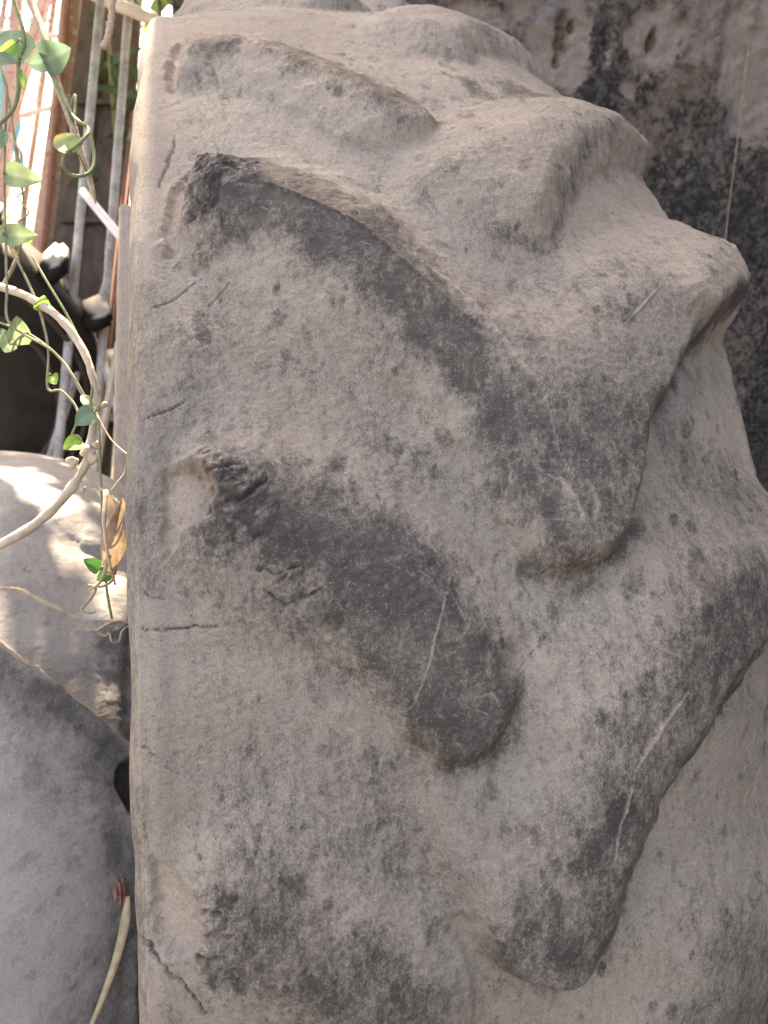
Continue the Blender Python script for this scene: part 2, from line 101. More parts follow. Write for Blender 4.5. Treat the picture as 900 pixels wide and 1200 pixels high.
def spline(pts,n=8):
    P=[Vector(p) for p in pts]; P=[P[0]*2-P[1]]+P+[P[-1]*2-P[-2]]; o=[]
    for i in range(1,len(P)-2):
        a,b,c,d=P[i-1:i+3]
        for k in range(n):
            t=k/n; o.append(.5*((2*b)+(c-a)*t+(2*a-5*b+4*c-d)*t*t+(3*b-a-3*c+d)*t**3))
    o.append(P[-2]); return o
def tube_geo(pts,rad,seg=10,n=6,jit=0.,smooth=True,flat=1.):
    P=spline(pts,n) if smooth else [Vector(p) for p in pts]; m=len(P); v=[]; f=[]
    N=None
    for i,p in enumerate(P):
        T=(P[min(i+1,m-1)]-P[max(i-1,0)]).normalized()
        if N is None:
            N=T.orthogonal().normalized()
        N=(N-T*N.dot(T)).normalized(); B=T.cross(N); t=i/(m-1)
        r=rad(t) if callable(rad) else rad
        for k in range(seg):
            a=2*math.pi*k/seg; q=r*(1+jit*(random.random()-.5)*2)
            v.append(p+N*(math.cos(a)*q)+B*(math.sin(a)*q*flat))
    for i in range(m-1):
        for k in range(seg):
            f.append((i*seg+k,i*seg+(k+1)%seg,(i+1)*seg+(k+1)%seg,(i+1)*seg+k))
    f.append(tuple(range(seg))[::-1]); f.append(tuple((m-1)*seg+k for k in range(seg)))
    return v,f
def tube(name,pts,rad,mat,parent=None,**k):
    v,f=tube_geo(pts,rad,**k); return link(name,mesh_pd(name,v,f),mat,parent)
def box_bm(sx,sy,sz,bev=.002):
    bm=bmesh.new(); bmesh.ops.create_cube(bm,size=1); bmesh.ops.scale(bm,vec=(sx,sy,sz),verts=bm.verts)
    if bev: bmesh.ops.bevel(bm,geom=bm.edges[:],offset=bev,segments=2,affect='EDGES')
    return bm
def bm_mesh(name,bm,mat=None):
    me=bpy.data.meshes.new(name); bm.to_mesh(me); bm.free()
    return me
# value noise on arrays
def vnoise(x,y,seed):
    xi=np.floor(x).astype(np.int64); yi=np.floor(y).astype(np.int64); fx=x-xi; fy=y-yi
    fx=fx*fx*fx*(fx*(fx*6-15)+10); fy=fy*fy*fy*(fy*(fy*6-15)+10)
    def h(a,b):
        n=(a*374761393+b*668265263+seed*974634541)&0x7fffffff
        n=((n^(n>>13))*1274126177)&0x7fffffff
        n=((n^(n>>16))*(15731*2+1))&0x7fffffff
        return (n%65536)/65536.
    return (h(xi,yi)*(1-fx)+h(xi+1,yi)*fx)*(1-fy)+(h(xi,yi+1)*(1-fx)+h(xi+1,yi+1)*fx)*fy
def fbm(x,y,seed,octv=4,gain=.5):
    a=1.;t=0.;n=0.
    for i in range(octv):
        t=t+a*vnoise(x,y,seed+i*17); n+=a; a*=gain; c,s=.8,.6; x,y=(x*c-y*s)*2.03,(x*s+y*c)*2.03
    return t/n
def smooth(t):
    t=np.clip(t,0,1); return t*t*t*(t*(t*6-15)+10)
def poly_sdf(px,py,poly):
    """signed distance (negative inside) and interpolated skirt; poly in the same metres"""
    P=np.asarray(poly,np.float64); n=len(P); best=np.full(px.shape,1e9); wv=np.zeros(px.shape); ins=np.zeros(px.shape,bool)
    for i in range(n):
        ax,ay,aw=P[i]; bx,by,bw=P[(i+1)%n]; dx,dy=bx-ax,by-ay
        t=np.clip(((px-ax)*dx+(py-ay)*dy)/(dx*dx+dy*dy+1e-12),0,1)
        d=np.hypot(px-ax-t*dx,py-ay-t*dy); m=d<best; best=np.where(m,d,best); wv=np.where(m,aw+(bw-aw)*t,wv)
        c=((ay>py)!=(by>py)); ins^=c&(px<(dx)*(py-ay)/np.where(dy==0,1e-12,dy)+ax)
    return np.where(ins,-best,best),wv
def line_d(px,py,pts):
    best=np.full(px.shape,1e9); tt=np.zeros(px.shape)
    for i in range(len(pts)-1):
        ax,ay=pts[i]; bx,by=pts[i+1]; dx,dy=bx-ax,by-ay
        t=np.clip(((px-ax)*dx+(py-ay)*dy)/(dx*dx+dy*dy+1e-12),0,1); d=np.hypot(px-ax-t*dx,py-ay-t*dy)
        m=d<best; best=np.where(m,d,best); tt=np.where(m,(i+t)/(len(pts)-1),tt)
    return best,tt
# ---------------------------------------------------------------- materials
class NT:
    def __init__(s,name):
        s.m=bpy.data.materials.new(name); s.m.use_nodes=True; s.t=s.m.node_tree; s.b=s.t.nodes['Principled BSDF']
    def n(s,ty,**k):
        o=s.t.nodes.new('ShaderNode'+ty)
        for a,b in k.items(): setattr(o,a,b)
        return o
    def l(s,a,b): s.t.links.new(a,b)
    def val(s,sock,v):
        if hasattr(v,'is_output') : s.l(v,sock)
        else: sock.default_value=v
    def math(s,op,a,b=0.,c=None,clamp=False):
        o=s.n('Math',operation=op,use_clamp=clamp); s.val(o.inputs[0],a); s.val(o.inputs[1],b)
        if c is not None: s.val(o.inputs[2],c)
        return o.outputs[0]
    def mix(s,fac,a,b,bt='MIX'):
        o=s.n('Mix',data_type='RGBA',blend_type=bt); s.val(o.inputs[0],fac)
        for k,v in ((6,a),(7,b)):
            if hasattr(v,'is_output'): s.l(v,o.inputs[k])
            else: o.inputs[k].default_value=(*v,1)
        return o.outputs[2]
    def noise(s,vec,scale,detail=4,rough=.55,sc=None,dist=0.):
        if sc:
            mp=s.n('Mapping'); mp.inputs['Scale'].default_value=sc; s.l(vec,mp.inputs[0]); vec=mp.outputs[0]
        o=s.n('TexNoise'); s.l(vec,o.inputs['Vector']); o.inputs['Scale'].default_value=scale; o.inputs['Detail'].default_value=detail; o.inputs['Roughness'].default_value=rough; o.inputs['Distortion'].default_value=dist
        return o.outputs[0]
    def ramp(s,v,lo,hi):
        o=s.n('MapRange',interpolation_type='SMOOTHSTEP'); s.val(o.inputs[0],v); o.inputs[1].default_value=lo; o.inputs[2].default_value=hi
        return o.outputs[0]
    def attr(s,name):
        return s.n('Attribute',attribute_name=name).outputs['Fac']
    def obj(s): return s.n('TexCoord').outputs['Object']
    def bump(s,h,strength,dist,prev=None):
        o=s.n('Bump'); o.inputs['Strength'].default_value=strength; o.inputs['Distance'].default_value=dist; s.l(h,o.inputs['Height'])
        if prev is not None: s.l(prev,o.inputs['Normal'])
        return o.outputs[0]
    def out(s,col,rough=.8,bump=None,spec=.3):
        s.val(s.b.inputs['Base Color'],col if hasattr(col,'is_output') else (*col,1)); s.val(s.b.inputs['Roughness'],rough); s.b.inputs['Specular IOR Level'].default_value=spec
        if bump is not None: s.l(bump,s.b.inputs['Normal'])
        return s.m
def rubber_mat(name,dust1=(.42,.368,.322),dust2=(.315,.275,.240),rub=(.064,.060,.062),warmc=(.37,.30,.248),mot=1.,bmp=1.):
    m=NT(name); uvm=m.n('UVMap',uv_map='metres').outputs[0]; uv=m.obj()
    bare=m.attr('bare'); warm=m.attr('warm'); chalk=m.attr('chalk'); spot=m.attr('spot')
    big=m.noise(uv,9,3,.5); mid=m.noise(uv,55,5,.62,sc=(1.2,1,.8)); fine=m.noise(uv,330,5,.72,sc=(1.2,1,.8)); grain=m.noise(uv,1500,2,.6); patch=m.noise(uv,22,4,.6)
    # dust cover: patches, mottling and fine grain
    fine2=m.noise(uv,900,3,.7,sc=(1.2,1,.8)); streak=m.noise(uvm,120,4,.65,sc=(1.5,.5,1))
    v=m.math('MULTIPLY_ADD',mid,1.35*mot,-.675*mot)
    for nn,am in ((fine,2.4*mot),(fine2,1.8*mot),(patch,1.15*mot),(streak,1.7*mot)): v=m.math('ADD',v,m.math('MULTIPLY_ADD',nn,am,-am/2))
    v=m.math('ADD',v,m.math('MULTIPLY_ADD',bare,-1.36,.95)); v=m.math('SUBTRACT',v,m.math('MULTIPLY',spot,.95*min(1.,mot*.72)))  # bare lowers the dust for exposed rubber and for painted shade alike
    dust=m.math('MULTIPLY',m.ramp(v,-.55,1.2),.97)
    dust=m.math('MAXIMUM',dust,m.math('MULTIPLY',chalk,m.ramp(fine,.25,.6)),clamp=True)
    dc=m.mix(m.ramp(big,.3,.7),dust1,dust2); dc=m.mix(m.math('MULTIPLY',m.ramp(mid,.35,.75),.35),dc,(.33,.275,.25))
    dc=m.mix(m.math('MULTIPLY',m.ramp(m.noise(uv,6.5,4,.6),.48,.68),.55),dc,(.255,.25,.25))
    dc=m.mix(m.math('MULTIPLY',warm,m.ramp(fine,.30,.62)),dc,warmc)
    rc=m.mix(m.ramp(patch,.35,.7),rub,(rub[0]*1.5,rub[1]*1.38,rub[2]*1.25))
    col=m.mix(dust,rc,dc); col=m.mix(m.math('MULTIPLY',chalk,m.ramp(fine,.2,.55)),col,(.49,.395,.34))
    col=m.mix(1.,col,m.mix(m.ramp(m.noise(uv,1100,3,.75),.25,.75),(.78,.78,.78),(1.17,1.17,1.17)),'MULTIPLY')
    # pale specks and dark pits
    sp=m.ramp(m.noise(uv,700,2,.5,sc=(.8,1.2,1)),.64,.74); col=m.mix(m.math('MULTIPLY',sp,.45),col,(.42,.37,.33))
    pit=m.ramp(m.noise(uv,650,3,.6,sc=(1.3,.7,1)),.60,.72); col=m.mix(m.math('MULTIPLY',pit,.55),col,(.07,.06,.06))
    for k,(an,sc_) in enumerate(((.5,(1,7,1)),(-.7,(1,8,1)),(1.35,(1,7,1)))):
        mp=m.n('Mapping'); mp.inputs['Rotation'].default_value=(0,0,an); m.l(uvm,mp.inputs[0]); n_=m.noise(mp.outputs[0],75+30*k,2,.5,sc=sc_,dist=.25)
        col=m.mix(m.math('MULTIPLY',m.ramp(n_,.69,.75),.40),col,(.46,.41,.37))
    bump=m.bump(m.noise(uv,240,7,.74,sc=(.8,1,1.3),dist=.5),.75*bmp,.0022); bump=m.bump(grain,.8*bmp,.0009,bump)
    rough=m.math('MULTIPLY_ADD',dust,.33,.55)
    return m.out(col,rough,bump,.35)
def plain(name,c1,c2,scale=20,rough=.7,bump=.3,dist=.002,sc=None,spec=.3,lo=.35,hi=.65,c3=None):
    m=NT(name); o=m.obj(); n=m.noise(o,scale,6,.62,sc=sc); col=m.mix(m.ramp(n,lo,hi),c1,c2)
    if c3: col=m.mix(m.ramp(m.noise(o,scale*4.3,5,.6,sc=sc),.55,.66),col,c3)
    return m.out(col,rough,m.bump(m.noise(o,scale*3,5,.6,sc=sc),bump,dist),spec)
M={}
M['rubber']=rubber_mat('dusty_rubber')
M['rubber_grey']=rubber_mat('grey_dusty_rubber',(.43,.41,.40),(.35,.335,.325),(.066,.068,.073),mot=.55,bmp=.6)
M['black']=plain('black_rubber',(.012,.012,.013),(.03,.028,.027),12,.6)
# ---------------------------------------------------------------- tyre
def build_tyre(root,R,K,HW,centre,lugs,H,mat,rows,cols,cav=(),cracks=(),ridges=(),tears=(),bare=(),warm=(),side=None,seed=1,fine=True,KL=None,HWL=None,calm=1.):
    KL=KL or K; HWL=HWL or HW
    cx,cy,cz=centre
    th=np.radians(np.asarray(rows)); s=np.asarray(cols); nr,nc=len(th),len(s)
    Sg,Tg=np.meshgrid(s,th); Q=Tg*R
    h=np.zeros_like(Sg); owner=np.full(Sg.shape,-1,np.int16); best=np.zeros_like(Sg)
    thd=np.degrees(th)
    def sub(poly,pad=.085):
        a=np.array([[p[0]/1000,math.radians(p[1])*R] for p in poly])
        r0,r1=np.searchsorted(th*R,[a[:,1].min()-pad,a[:,1].max()+pad]); c0,c1=np.searchsorted(s,[a[:,0].min()-pad,a[:,0].max()+pad])
        return (slice(r0,max(r1,r0+1)),slice(c0,max(c1,c0+1))),a
    # gently undulating carcass
    h+=(fbm(Sg*14,Q*14,seed,3)-.5)*.006
    for li,pl in enumerate(lugs):
        ix,a=sub(pl); wn=(fbm(Sg[ix]*70,Q[ix]*70,seed+40+li,3)-.5)*.007
        d,wv=poly_sdf(Sg[ix],Q[ix],np.column_stack([a,[p[2]/1000 for p in pl]]))
        d=d+wn*np.clip(wv/.02,.35,1)
        tq=np.clip((d+.45*wv)/(1.45*wv),0,1); g=1-tq*tq*(3-2*tq)
        g=g*(1+.10*(1-np.exp(np.minimum(d,0)/.03)))
        hh=g*(H[li] if isinstance(H,(list,tuple)) else H)
        k=.004; old=h[ix]; base=np.where(best[ix]>0,best[ix],0)
        nb=np.maximum(best[ix],hh)
        e=np.clip(.5+.5*(hh-best[ix])/k,0,1); nb=best[ix]*(1-e)+hh*e+k*e*(1-e)*(np.minimum(best[ix],hh)>1e-4)
        ow=owner[ix]; m=(hh>best[ix])&(g>.42); ow[m]=li; owner[ix]=ow; best[ix]=nb
    h=h+best
    chalk=np.zeros_like(h); bar=np.zeros_like(h); wrm=np.zeros_like(h); spot=np.zeros_like(h)
    # raised shoulder lip
    for cl in (-(HWL-.008),HW-.010):
        h+=.0022*np.exp(-((Sg-cl)/.006)**2)
    for pl in cav:
        ix,a=sub(pl,.02); d,wv=poly_sdf(Sg[ix],Q[ix],np.column_stack([a,[p[2]/1000 for p in pl]]))
        d=d+(fbm(Sg[ix]*160,Q[ix]*160,seed+77,3)-.5)*.005
        g=1-smooth((d+.5*wv)/(1.5*wv)); h[ix]=h[ix]*(1-g)+g*(np.minimum(h[ix],.003)-.0055); chalk[ix]=np.maximum(chalk[ix],g)
    for pl in tears:
        ix,a=sub(pl,.02); d,wv=poly_sdf(Sg[ix],Q[ix],np.column_stack([a,[p[2]/1000 for p in pl]])); g=1-smooth((d+.5*wv)/(1.5*wv))
        x,y=Sg[ix],Q[ix]; wx_=(fbm(x*60,y*60,seed+7,3)-.5)*.03; n=fbm(x*120+y*40+wx_*60,y*150-x*90,seed+5,5,.62); rd=1-np.abs(2*fbm((x+wx_)*55,(y-wx_)*120,seed+9,4,.6)-1)
        h[ix]+=g*((n-.5)*.005+(rd-.85)*.0065); chalk[ix]=np.maximum(chalk[ix],g*smooth((.5-n)*5)*.35); bar[ix]=np.maximum(bar[ix],g*smooth((n-.5)*5)*.55)
    for pl,wd,dp in cracks:
        ix,a=sub([p for p in pl],.012); a=[(x+(vnoise(np.array([x*400]),np.array([y*400]),3)[0]-.5)*.002,y) for x,y in a]
        x=Sg[ix]; y=Q[ix]; j=(fbm(x*260,y*260,seed+21,3)-.5)*.004
        d,t=line_d(x+j,y+j*.8,a); dp=dp*.8; ww=wd/1000*.46*(.35+.75*np.sin(np.pi*np.clip(t,.04,.96))); g=np.exp(-(d/ww)**2)
        h[ix]-=g*dp/1000; bar[ix]=np.maximum(bar[ix],g*.8)
    for pl,wd,dp in ridges:
        ix,a=sub(pl,.012); x=Sg[ix]; y=Q[ix]; j=(fbm(x*120,y*120,seed+23,4)-.5)*.0035
        d,t=line_d(x+j,y+j,a); ww=wd/1000*.6*(.4+.75*np.sin(np.pi*np.clip(t,.05,.95)))*(.6+.8*fbm(x*300,y*300,seed+24,2)); g=np.exp(-(d/ww)**2)
        h[ix]+=g*dp/1000*.8-np.exp(-((d-1.8*ww)/ww)**2)*dp/1000*.4; chalk[ix]=np.maximum(chalk[ix],g*.45)
    for dst,src in ((bar,bare),(wrm,warm)):  # bare masks mix exposed rubber with painted shade
        for pl,st in src:
            ix,a=sub(pl,.05); d,wv=poly_sdf(Sg[ix],Q[ix],np.column_stack([a,[p[2]/1000 for p in pl]]))
            wv=wv*1.5+.002; d=d-.001*(.6<st<.96)+(fbm(Sg[ix]*60,Q[ix]*60,seed+31,5,.62)-.5)*np.clip(wv*1.6,.006,.04)
            dst[ix]=np.maximum(dst[ix],st*(1-smooth((d+wv)/(2*wv))))
    bar*=(1-chalk*.9)
    # splashes that washed the dust: elongated dark drops
    rg=np.random.default_rng(seed+3); nd=1100
    r0,r1=th[0],th[-1]
    for k in range(nd):
        x0=rg.uniform(-HW*.85,HW*.98); q0=rg.uniform(math.radians(0),math.radians(85))*R
        ln=rg.choice([.0022,.0035,.005,.008],p=[.52,.30,.14,.04])*rg.uniform(.7,1.4); wd=ln*rg.uniform(.4,.75); an=rg.normal(0,.35)+(.5 if x0>.05 else 0)
        ix=(slice(*np.searchsorted(th*R,[q0-3*ln,q0+3*ln])),slice(*np.searchsorted(s,[x0-3*ln,x0+3*ln])))
        if Sg[ix].size==0: continue
        x=Sg[ix]-x0; y=Q[ix]-q0; n=(fbm(Sg[ix]*500,Q[ix]*500,seed+51,2)-.5)*.6
        u=(x*math.cos(an)-y*math.sin(an))/wd; v=(x*math.sin(an)+y*math.cos(an))/ln
        spot[ix]=np.maximum(spot[ix],(1-smooth((np.hypot(u,v)+n-.7)/.5))*rg.uniform(.25,.95))
    # fine relief: leathery wrinkles
    calm=calm*np.clip((Sg+HWL-.006)/.02,.12,1)
    if fine:
        h+=(fbm(Sg*45,Q*75,seed+61,4,.55)-.5)*.0020*calm
        wr=fbm(Sg*150,Q*330,seed+63,2); h+=(np.abs(wr-.5)*2-.3)*.0006*calm
        h+=(fbm(Sg*420,Q*420,seed+65,2)-.5)*.0006*calm
    # positions
    Kg=np.where(Sg<0,KL,K); sl=np.sqrt(Kg*Kg-Sg*Sg); nx=Sg/Kg; nrad=sl/Kg
    rad=R-(Kg-sl)+nrad*h; X=Sg+nx*h
    # shoulder + sidewall + inside, as (x offset, radius)
    re=R-(K-math.sqrt(K*K-HW*HW))
    prof=np.array(side)                                   # for +x side: (x,r) from the shoulder inwards
    ns=len(prof)
    def ring(px,pr):
        return np.repeat(np.array([px]).reshape(1,-1),nr,0),np.repeat(np.array([pr]).reshape(1,-1),nr,0)
    dr=(R-(KL-math.sqrt(KL*KL-HWL*HWL)))-re
    pl_=prof.copy(); pl_[:,0]-=(HW-HWL); io=int(np.argmin(prof[:,1])); pl_[:,1]+=dr*np.clip((pl_[:,1]-prof[:,1].min())/(re-prof[:,1].min()),0,1)*np.where(np.arange(len(prof))>io,.25,1); XL,RL=ring(-pl_[::-1,0],pl_[::-1,1]); XR,RR=ring(prof[:,0],prof[:,1])
    wob=(fbm(Tg[:,:1]*R*20,Tg[:,:1]*0+3.3,seed+71,3)-.5)*.004
    X=np.hstack([XL+wob,X,XR+wob]); rad=np.hstack([RL,rad,RR])
    T2=np.repeat(th[:,None],X.shape[1],1)
    co=np.stack([X+cx,cy-rad*np.cos(T2),cz+rad*np.sin(T2)],-1)
    ncol=X.shape[1]
    def padc(a,v=0.): return np.hstack([np.full((nr,ns),v),a,np.full((nr,ns),v)])
    A={k:padc(v_) for k,v_ in (('bare',bar),('warm',wrm),('chalk',chalk),('spot',spot))}
    A['bare'][:,:ns]=A['bare'][:,-ns:]=.45
    own=np.hstack([np.full((nr,ns),-2,np.int16),owner,np.full((nr,ns),-2,np.int16)])
    # section arc coordinate for the texture
    arc=np.concatenate([[0],np.cumsum(np.hypot(np.diff(X[0]),np.diff(rad[0])))]); arc=np.repeat((arc-arc[ncol//2])[None],nr,0); arc[:,ns:-ns]=Sg
    UVs=np.stack([arc,T2*R],-1)
    # smooth normals over the whole surface (closed both ways)
    full=np.concatenate([co,co[:1]],0); du=np.empty_like(co); dv=np.empty_like(co)
    dv=np.roll(co,-1,0)-np.roll(co,1,0); du=np.roll(co,-1,1)-np.roll(co,1,1)
    nrm=np.cross(dv,du); nrm/=np.linalg.norm(nrm,axis=-1,keepdims=True)+1e-12
    if (nrm[nr//3,ncol//2]*(co[nr//3,ncol//2]-np.array([cx,cy,cz]))).sum()<0: nrm=-nrm; flip=True
    else: flip=False
    I=np.arange(nr); J=np.arange(ncol)
    i0,j0=np.meshgrid(I,J,indexing='ij'); i1=(i0+1)%nr; j1=(j0+1)%ncol
    q=np.stack([i0*ncol+j0,i0*ncol+j1,i1*ncol+j1,i1*ncol+j0],-1).reshape(-1,4)
    v0=co.reshape(-1,3); fn=np.cross(v0[q[nr//3*ncol+ncol//2,1]]-v0[q[nr//3*ncol+ncol//2,0]],v0[q[nr//3*ncol+ncol//2,2]]-v0[q[nr//3*ncol+ncol//2,0]])
    if (fn*nrm[nr//3,ncol//2]).sum()<0: q=q[:,::-1]
    # face owner
    jf=np.broadcast_to(j0,(nr,ncol)).ravel(); fo=own.reshape(-1)[(i0*ncol+j0).ravel()].copy()
    nb=max(3,ns//2)
    fo[(jf<ns)]=-2; fo[(jf>=ncol-ns-1)]=-3
    bead_r=min(prof[:,1])+.03
    rj=np.broadcast_to(rad[0][None],(nr,ncol)).ravel(); fo[((jf<ns)|(jf>=ncol-ns-1))&(rj<bead_r)&(jf<ns)]=-4; fo[((jf>=ncol-ns-1))&(rj<bead_r)]=-5
    fo[jf==ncol-1]=-2
    names={-1:'tread',-2:'sidewall',-3:'sidewall',-4:'bead',-5:'bead'}
    inv=np.full(len(v0),-1,np.int64); nv=nrm.reshape(-1,3)
    for k in np.unique(fo):
        qq=q[fo==k]; used=np.unique(qq); inv[used]=np.arange(len(used)); name=names.get(int(k),'lug')
        me=mesh_np(name,v0[used],inv[qq])
        for an,av in A.items():
            at=me.attributes.new(an,'FLOAT','POINT'); at.data.foreach_set('value',av.reshape(-1)[used].astype(np.float32))
        ul=me.uv_layers.new(name='metres'); ul.data.foreach_set('uv',UVs.reshape(-1,2)[qq.ravel()].astype(np.float32).ravel())
        me.normals_split_custom_set_from_vertices(nv[used].astype(np.float32))
        link(name,me,mat,root)
def chaikin(pl,n=2):
    for _ in range(n):
        o=[]
        for i in range(len(pl)):
            a,b=pl[i],pl[(i+1)%len(pl)]
            o.append(tuple(x*.75+y*.25 for x,y in zip(a,b))); o.append(tuple(x*.25+y*.75 for x,y in zip(a,b)))
        pl=o
    return pl
def soften(pl): return [(a,b,c*1.7 if c>=20 else (c*1.5 if c>=12 else c*1.35)) for a,b,c in chaikin(pl)]
def shift(pl,d): return [(a,b+d,c) for a,b,c in pl]
L1=[(-166,57.5,12),(-154,59.4,12),(-120,58.5,25),(-89,55.8,25),(-61,53.4,25),(-33,51.2,22),(-18,49.5,12),(-15,48.6,8),(-24,48.2,10),(-48,48.8,22),(-69,51.2,24),(-102,54.2,24),(-143,56.6,24),(-158,55.1,16)]
L2=[(-159,45.2,12),(-147,46.3,12),(-127,45.4,22),(-98,43.9,25),(-77,42.6,25),(-59,41.3,25),(-34,38.1,22),(-12,36.4,22),(17,35.7,22),(53,37.8,25),(93,40.6,25),(149,44.4,22),(192,46.6,16),(198,43.0,12),(166,40.5,9),(126,37.6,9),(102,35.0,9),(85,33.0,9),(72,31.7,9),(60,28.6,8),(52,27.0,8),(39,25.8,8),(21,25.2,8),(8,25.5,9),(1,26.9,12),(-4,29.2,22),(-17,32.3,26),(-30,34.8,30),(-56,37.6,36),(-84,39.8,38),(-113,41.7,38),(-142,42.6,32),(-157,42.6,18)]
L3=[(-157,30.5,14),(-142,30.6,22),(-121,29.9,25),(-105,28.9,25),(-85,28.1,25),(-62,26.7,25),(-47,25.2,24),(-29,22.8,22),(-17,20.5,18),(-21,19.3,8),(-30,18.3,8),(-40,17.9,8),(-48,18.2,9),(-57,19.5,14),(-69,21.1,16),(-82,22.6,18),(-96,24.0,24),(-109,25.3,30),(-127,26.4,34),(-148,27.1,30),(-159,27.8,16)]
L4=[(-159,14.1,14),(-142,14.7,25),(-124,15.0,26),(-102,13.3,26),(-80,11.6,26),(-61,9.6,26),(-49,7.2,22),(-46,5.0,12),(-56,4.3,12),(-84,6.5,20),(-122,9.2,30),(-155,10.9,26),(-163,11.9,16)]
R1=[(27,39.8,9),(35,40.4,8),(45,42.8,8),(56,44.8,9),(74,47.2,10),(112,50.9,12),(160,55.2,12),(196,58.0,10),(196,61.5,18),(165,58.9,22),(116,55.3,25),(70,51.9,25),(32,48.8,30),(2,45.9,30),(-23,43.5,30),(-18,41.6,18),(4,40.4,12)]
R3=[(-36,12.0,14),(-27,10.2,9),(-16,9.1,8),(6,8.5,8),(17,8.7,8),(24,9.7,17),(31,11.4,17),(38,12.8,17),(46,14.3,17),(53,15.4,17),(68,16.7,17),(90,18.2,17),(108,19.8,17),(130,21.0,17),(167,22.5,17),(194,24.5,10),(194,28.5,20),(135,26.6,28),(89,25.4,28),(52,23.0,30),(20,20.3,34),(-3,17.5,36),(-25,14.6,34)]
R4=[(192,8.0,14),(159,9.2,20),(118,9.9,28),(91,9.2,30),(68,8.0,32),(49,5.4,34),(23,2.5,30),(40,-1.9,12),(90,-3.5,8),(155,-1.0,8),(194,3,10)]
R1=[(20,42.6,20),(34,42.2,13),(46,44.2,14),(56,45.8,15),(74,48.0,16),(112,51.4,16),(160,55.5,14),(196,58.3,10),(196,61.5,18),(165,59.2,24),(116,55.8,26),(70,52.4,26),(32,49.4,28),(2,47.4,28),(-16,45.6,26),(-14,44.6,24),(4,43.4,24)]
R2=[(90,38.6,28),(140,43.4,28),(190,47.2,26),(200,44.6,20),(190,41.8,16),(160,39.9,13),(122,37.2,13)]
lugs=[L1,L2,L3,L4,R1,R3,R4,shift(R1,18),R2]
for k in range(1,16): lugs.append(shift(L3,-18*k-18 if False else 36+18*k))
for k in range(2,16): lugs.append(shift(R1,18*k))
lugs=[soften(l) for l in lugs]
HS=[.016,.022,.018,.013,.019,.023,.015,.016,.031]+[.022]*(len(lugs)-9)
rows=np.concatenate([np.arange(-2,46,.076),np.arange(46,86,.14),np.arange(86,357.2,1.)])
cols=np.arange(-.188,.1981,.0009)
SIDE=[(.2015,.603),(.2040,.596),(.2055,.585),(.2060,.565),(.2055,.52),(.204,.47),(.198,.42),(.184,.38),(.170,.360),(.160,.347),(.148,.340),(.138,.343),(.138,.355),(.150,.372),(.168,.40),(.180,.45),(.184,.52),(.178,.575),(.150,.612),(.09,.636),(.03,.645)]
tyre=empty('tractor_tyre',(0,0,GZ))
tag(tyre,'huge worn tractor tyre with dusty rounded lugs, filling most of the view before the wall','tyre')
build_tyre(tyre,.68,.307,.198,(0,0,.68),lugs,HS,M['rubber'],rows,cols,CAVITIES,CRACKS,RIDGES,TEARS,BARE_SHADE,WARM,SIDE,seed=11,KL=.75,HWL=.188)
# ---------------------------------------------------------------- neighbour tyre
M['bead']=M['rubber']
tyre2=empty('tractor_tyre',(-.418,0,GZ))
tag(tyre2,'smaller grey worn tractor tyre at the left edge, dappled with sun, beside the huge tyre','tyre')
rows2=np.concatenate([np.arange(-4,100,.22),np.arange(100,355.9,1.5)])
cols2=np.concatenate([np.arange(-.19,.03,.006),np.arange(.03,.1901,.0013)])
gen=[(150,0,10),(185,3,10),(185,9,14),(140,5,16),(90,-4,18),(50,-12,18),(30,-18,10),(45,-21,8),(80,-15,10),(120,-7,10)]
lugs2=list(B_LUGS)+[[(a,b+150+30*k,c) for a,b,c in gen] for k in range(0,6)]+[[(-a,b+24*k,c) for a,b,c in gen] for k in range(0,15)]
re2=.45-(.30-math.sqrt(.09-.19**2))
SIDE2=[(.194,re2-.004),(.197,re2-.011),(.198,re2-.03),(.197,re2-.07),(.19,re2-.11),(.176,re2-.15),(.160,re2-.17),(.150,re2-.175),(.14,re2-.165),(.15,re2-.14),(.17,re2-.09),(.172,re2-.03),(.14,re2+.005),(.06,re2+.025)]
build_tyre(tyre2,.45,.30,.19,(-.418,0,.45),[(chaikin(l,1) if i==0 else soften(l)) if i<3 else l for i,l in enumerate(lugs2)],[.026,.012,.010]+[.02]*21,M['rubber_grey'],rows2,cols2,bare=B_BARE_SHADE,side=SIDE2,seed=29,fine=True,calm=.45)
# ---------------------------------------------------------------- ground
m=NT('packed_earth'); o=m.obj(); c=m.mix(m.ramp(m.noise(o,3,6,.6),.35,.65),(.060,.054,.048),(.095,.086,.076)); c=m.mix(m.ramp(m.noise(o,40,4,.6),.55,.7),c,(.045,.04,.036))
M['earth']=m.out(c,.95,m.bump(m.noise(o,25,6,.65),.6,.02))
gx=np.concatenate([[-120,-60,-30,-15,-8],np.arange(-5,5.01,.1),[8,15,30,60,120]]); GX,GY=np.meshgrid(gx,gx,indexing='ij'); GH=GZ+(fbm(GX*2,GY*2,5,4)-.62)*.03-.004
n=len(gx); ii,jj=np.meshgrid(np.arange(n-1),np.arange(n-1),indexing='ij')
gq=np.stack([ii*n+jj,(ii+1)*n+jj,(ii+1)*n+jj+1,ii*n+jj+1],-1).reshape(-1,4)
tag(link('ground',mesh_np('ground',np.stack([GX,GY,GH],-1).reshape(-1,3),gq),M['earth']),'dark dry earth under the tyres','ground',kind='structure')
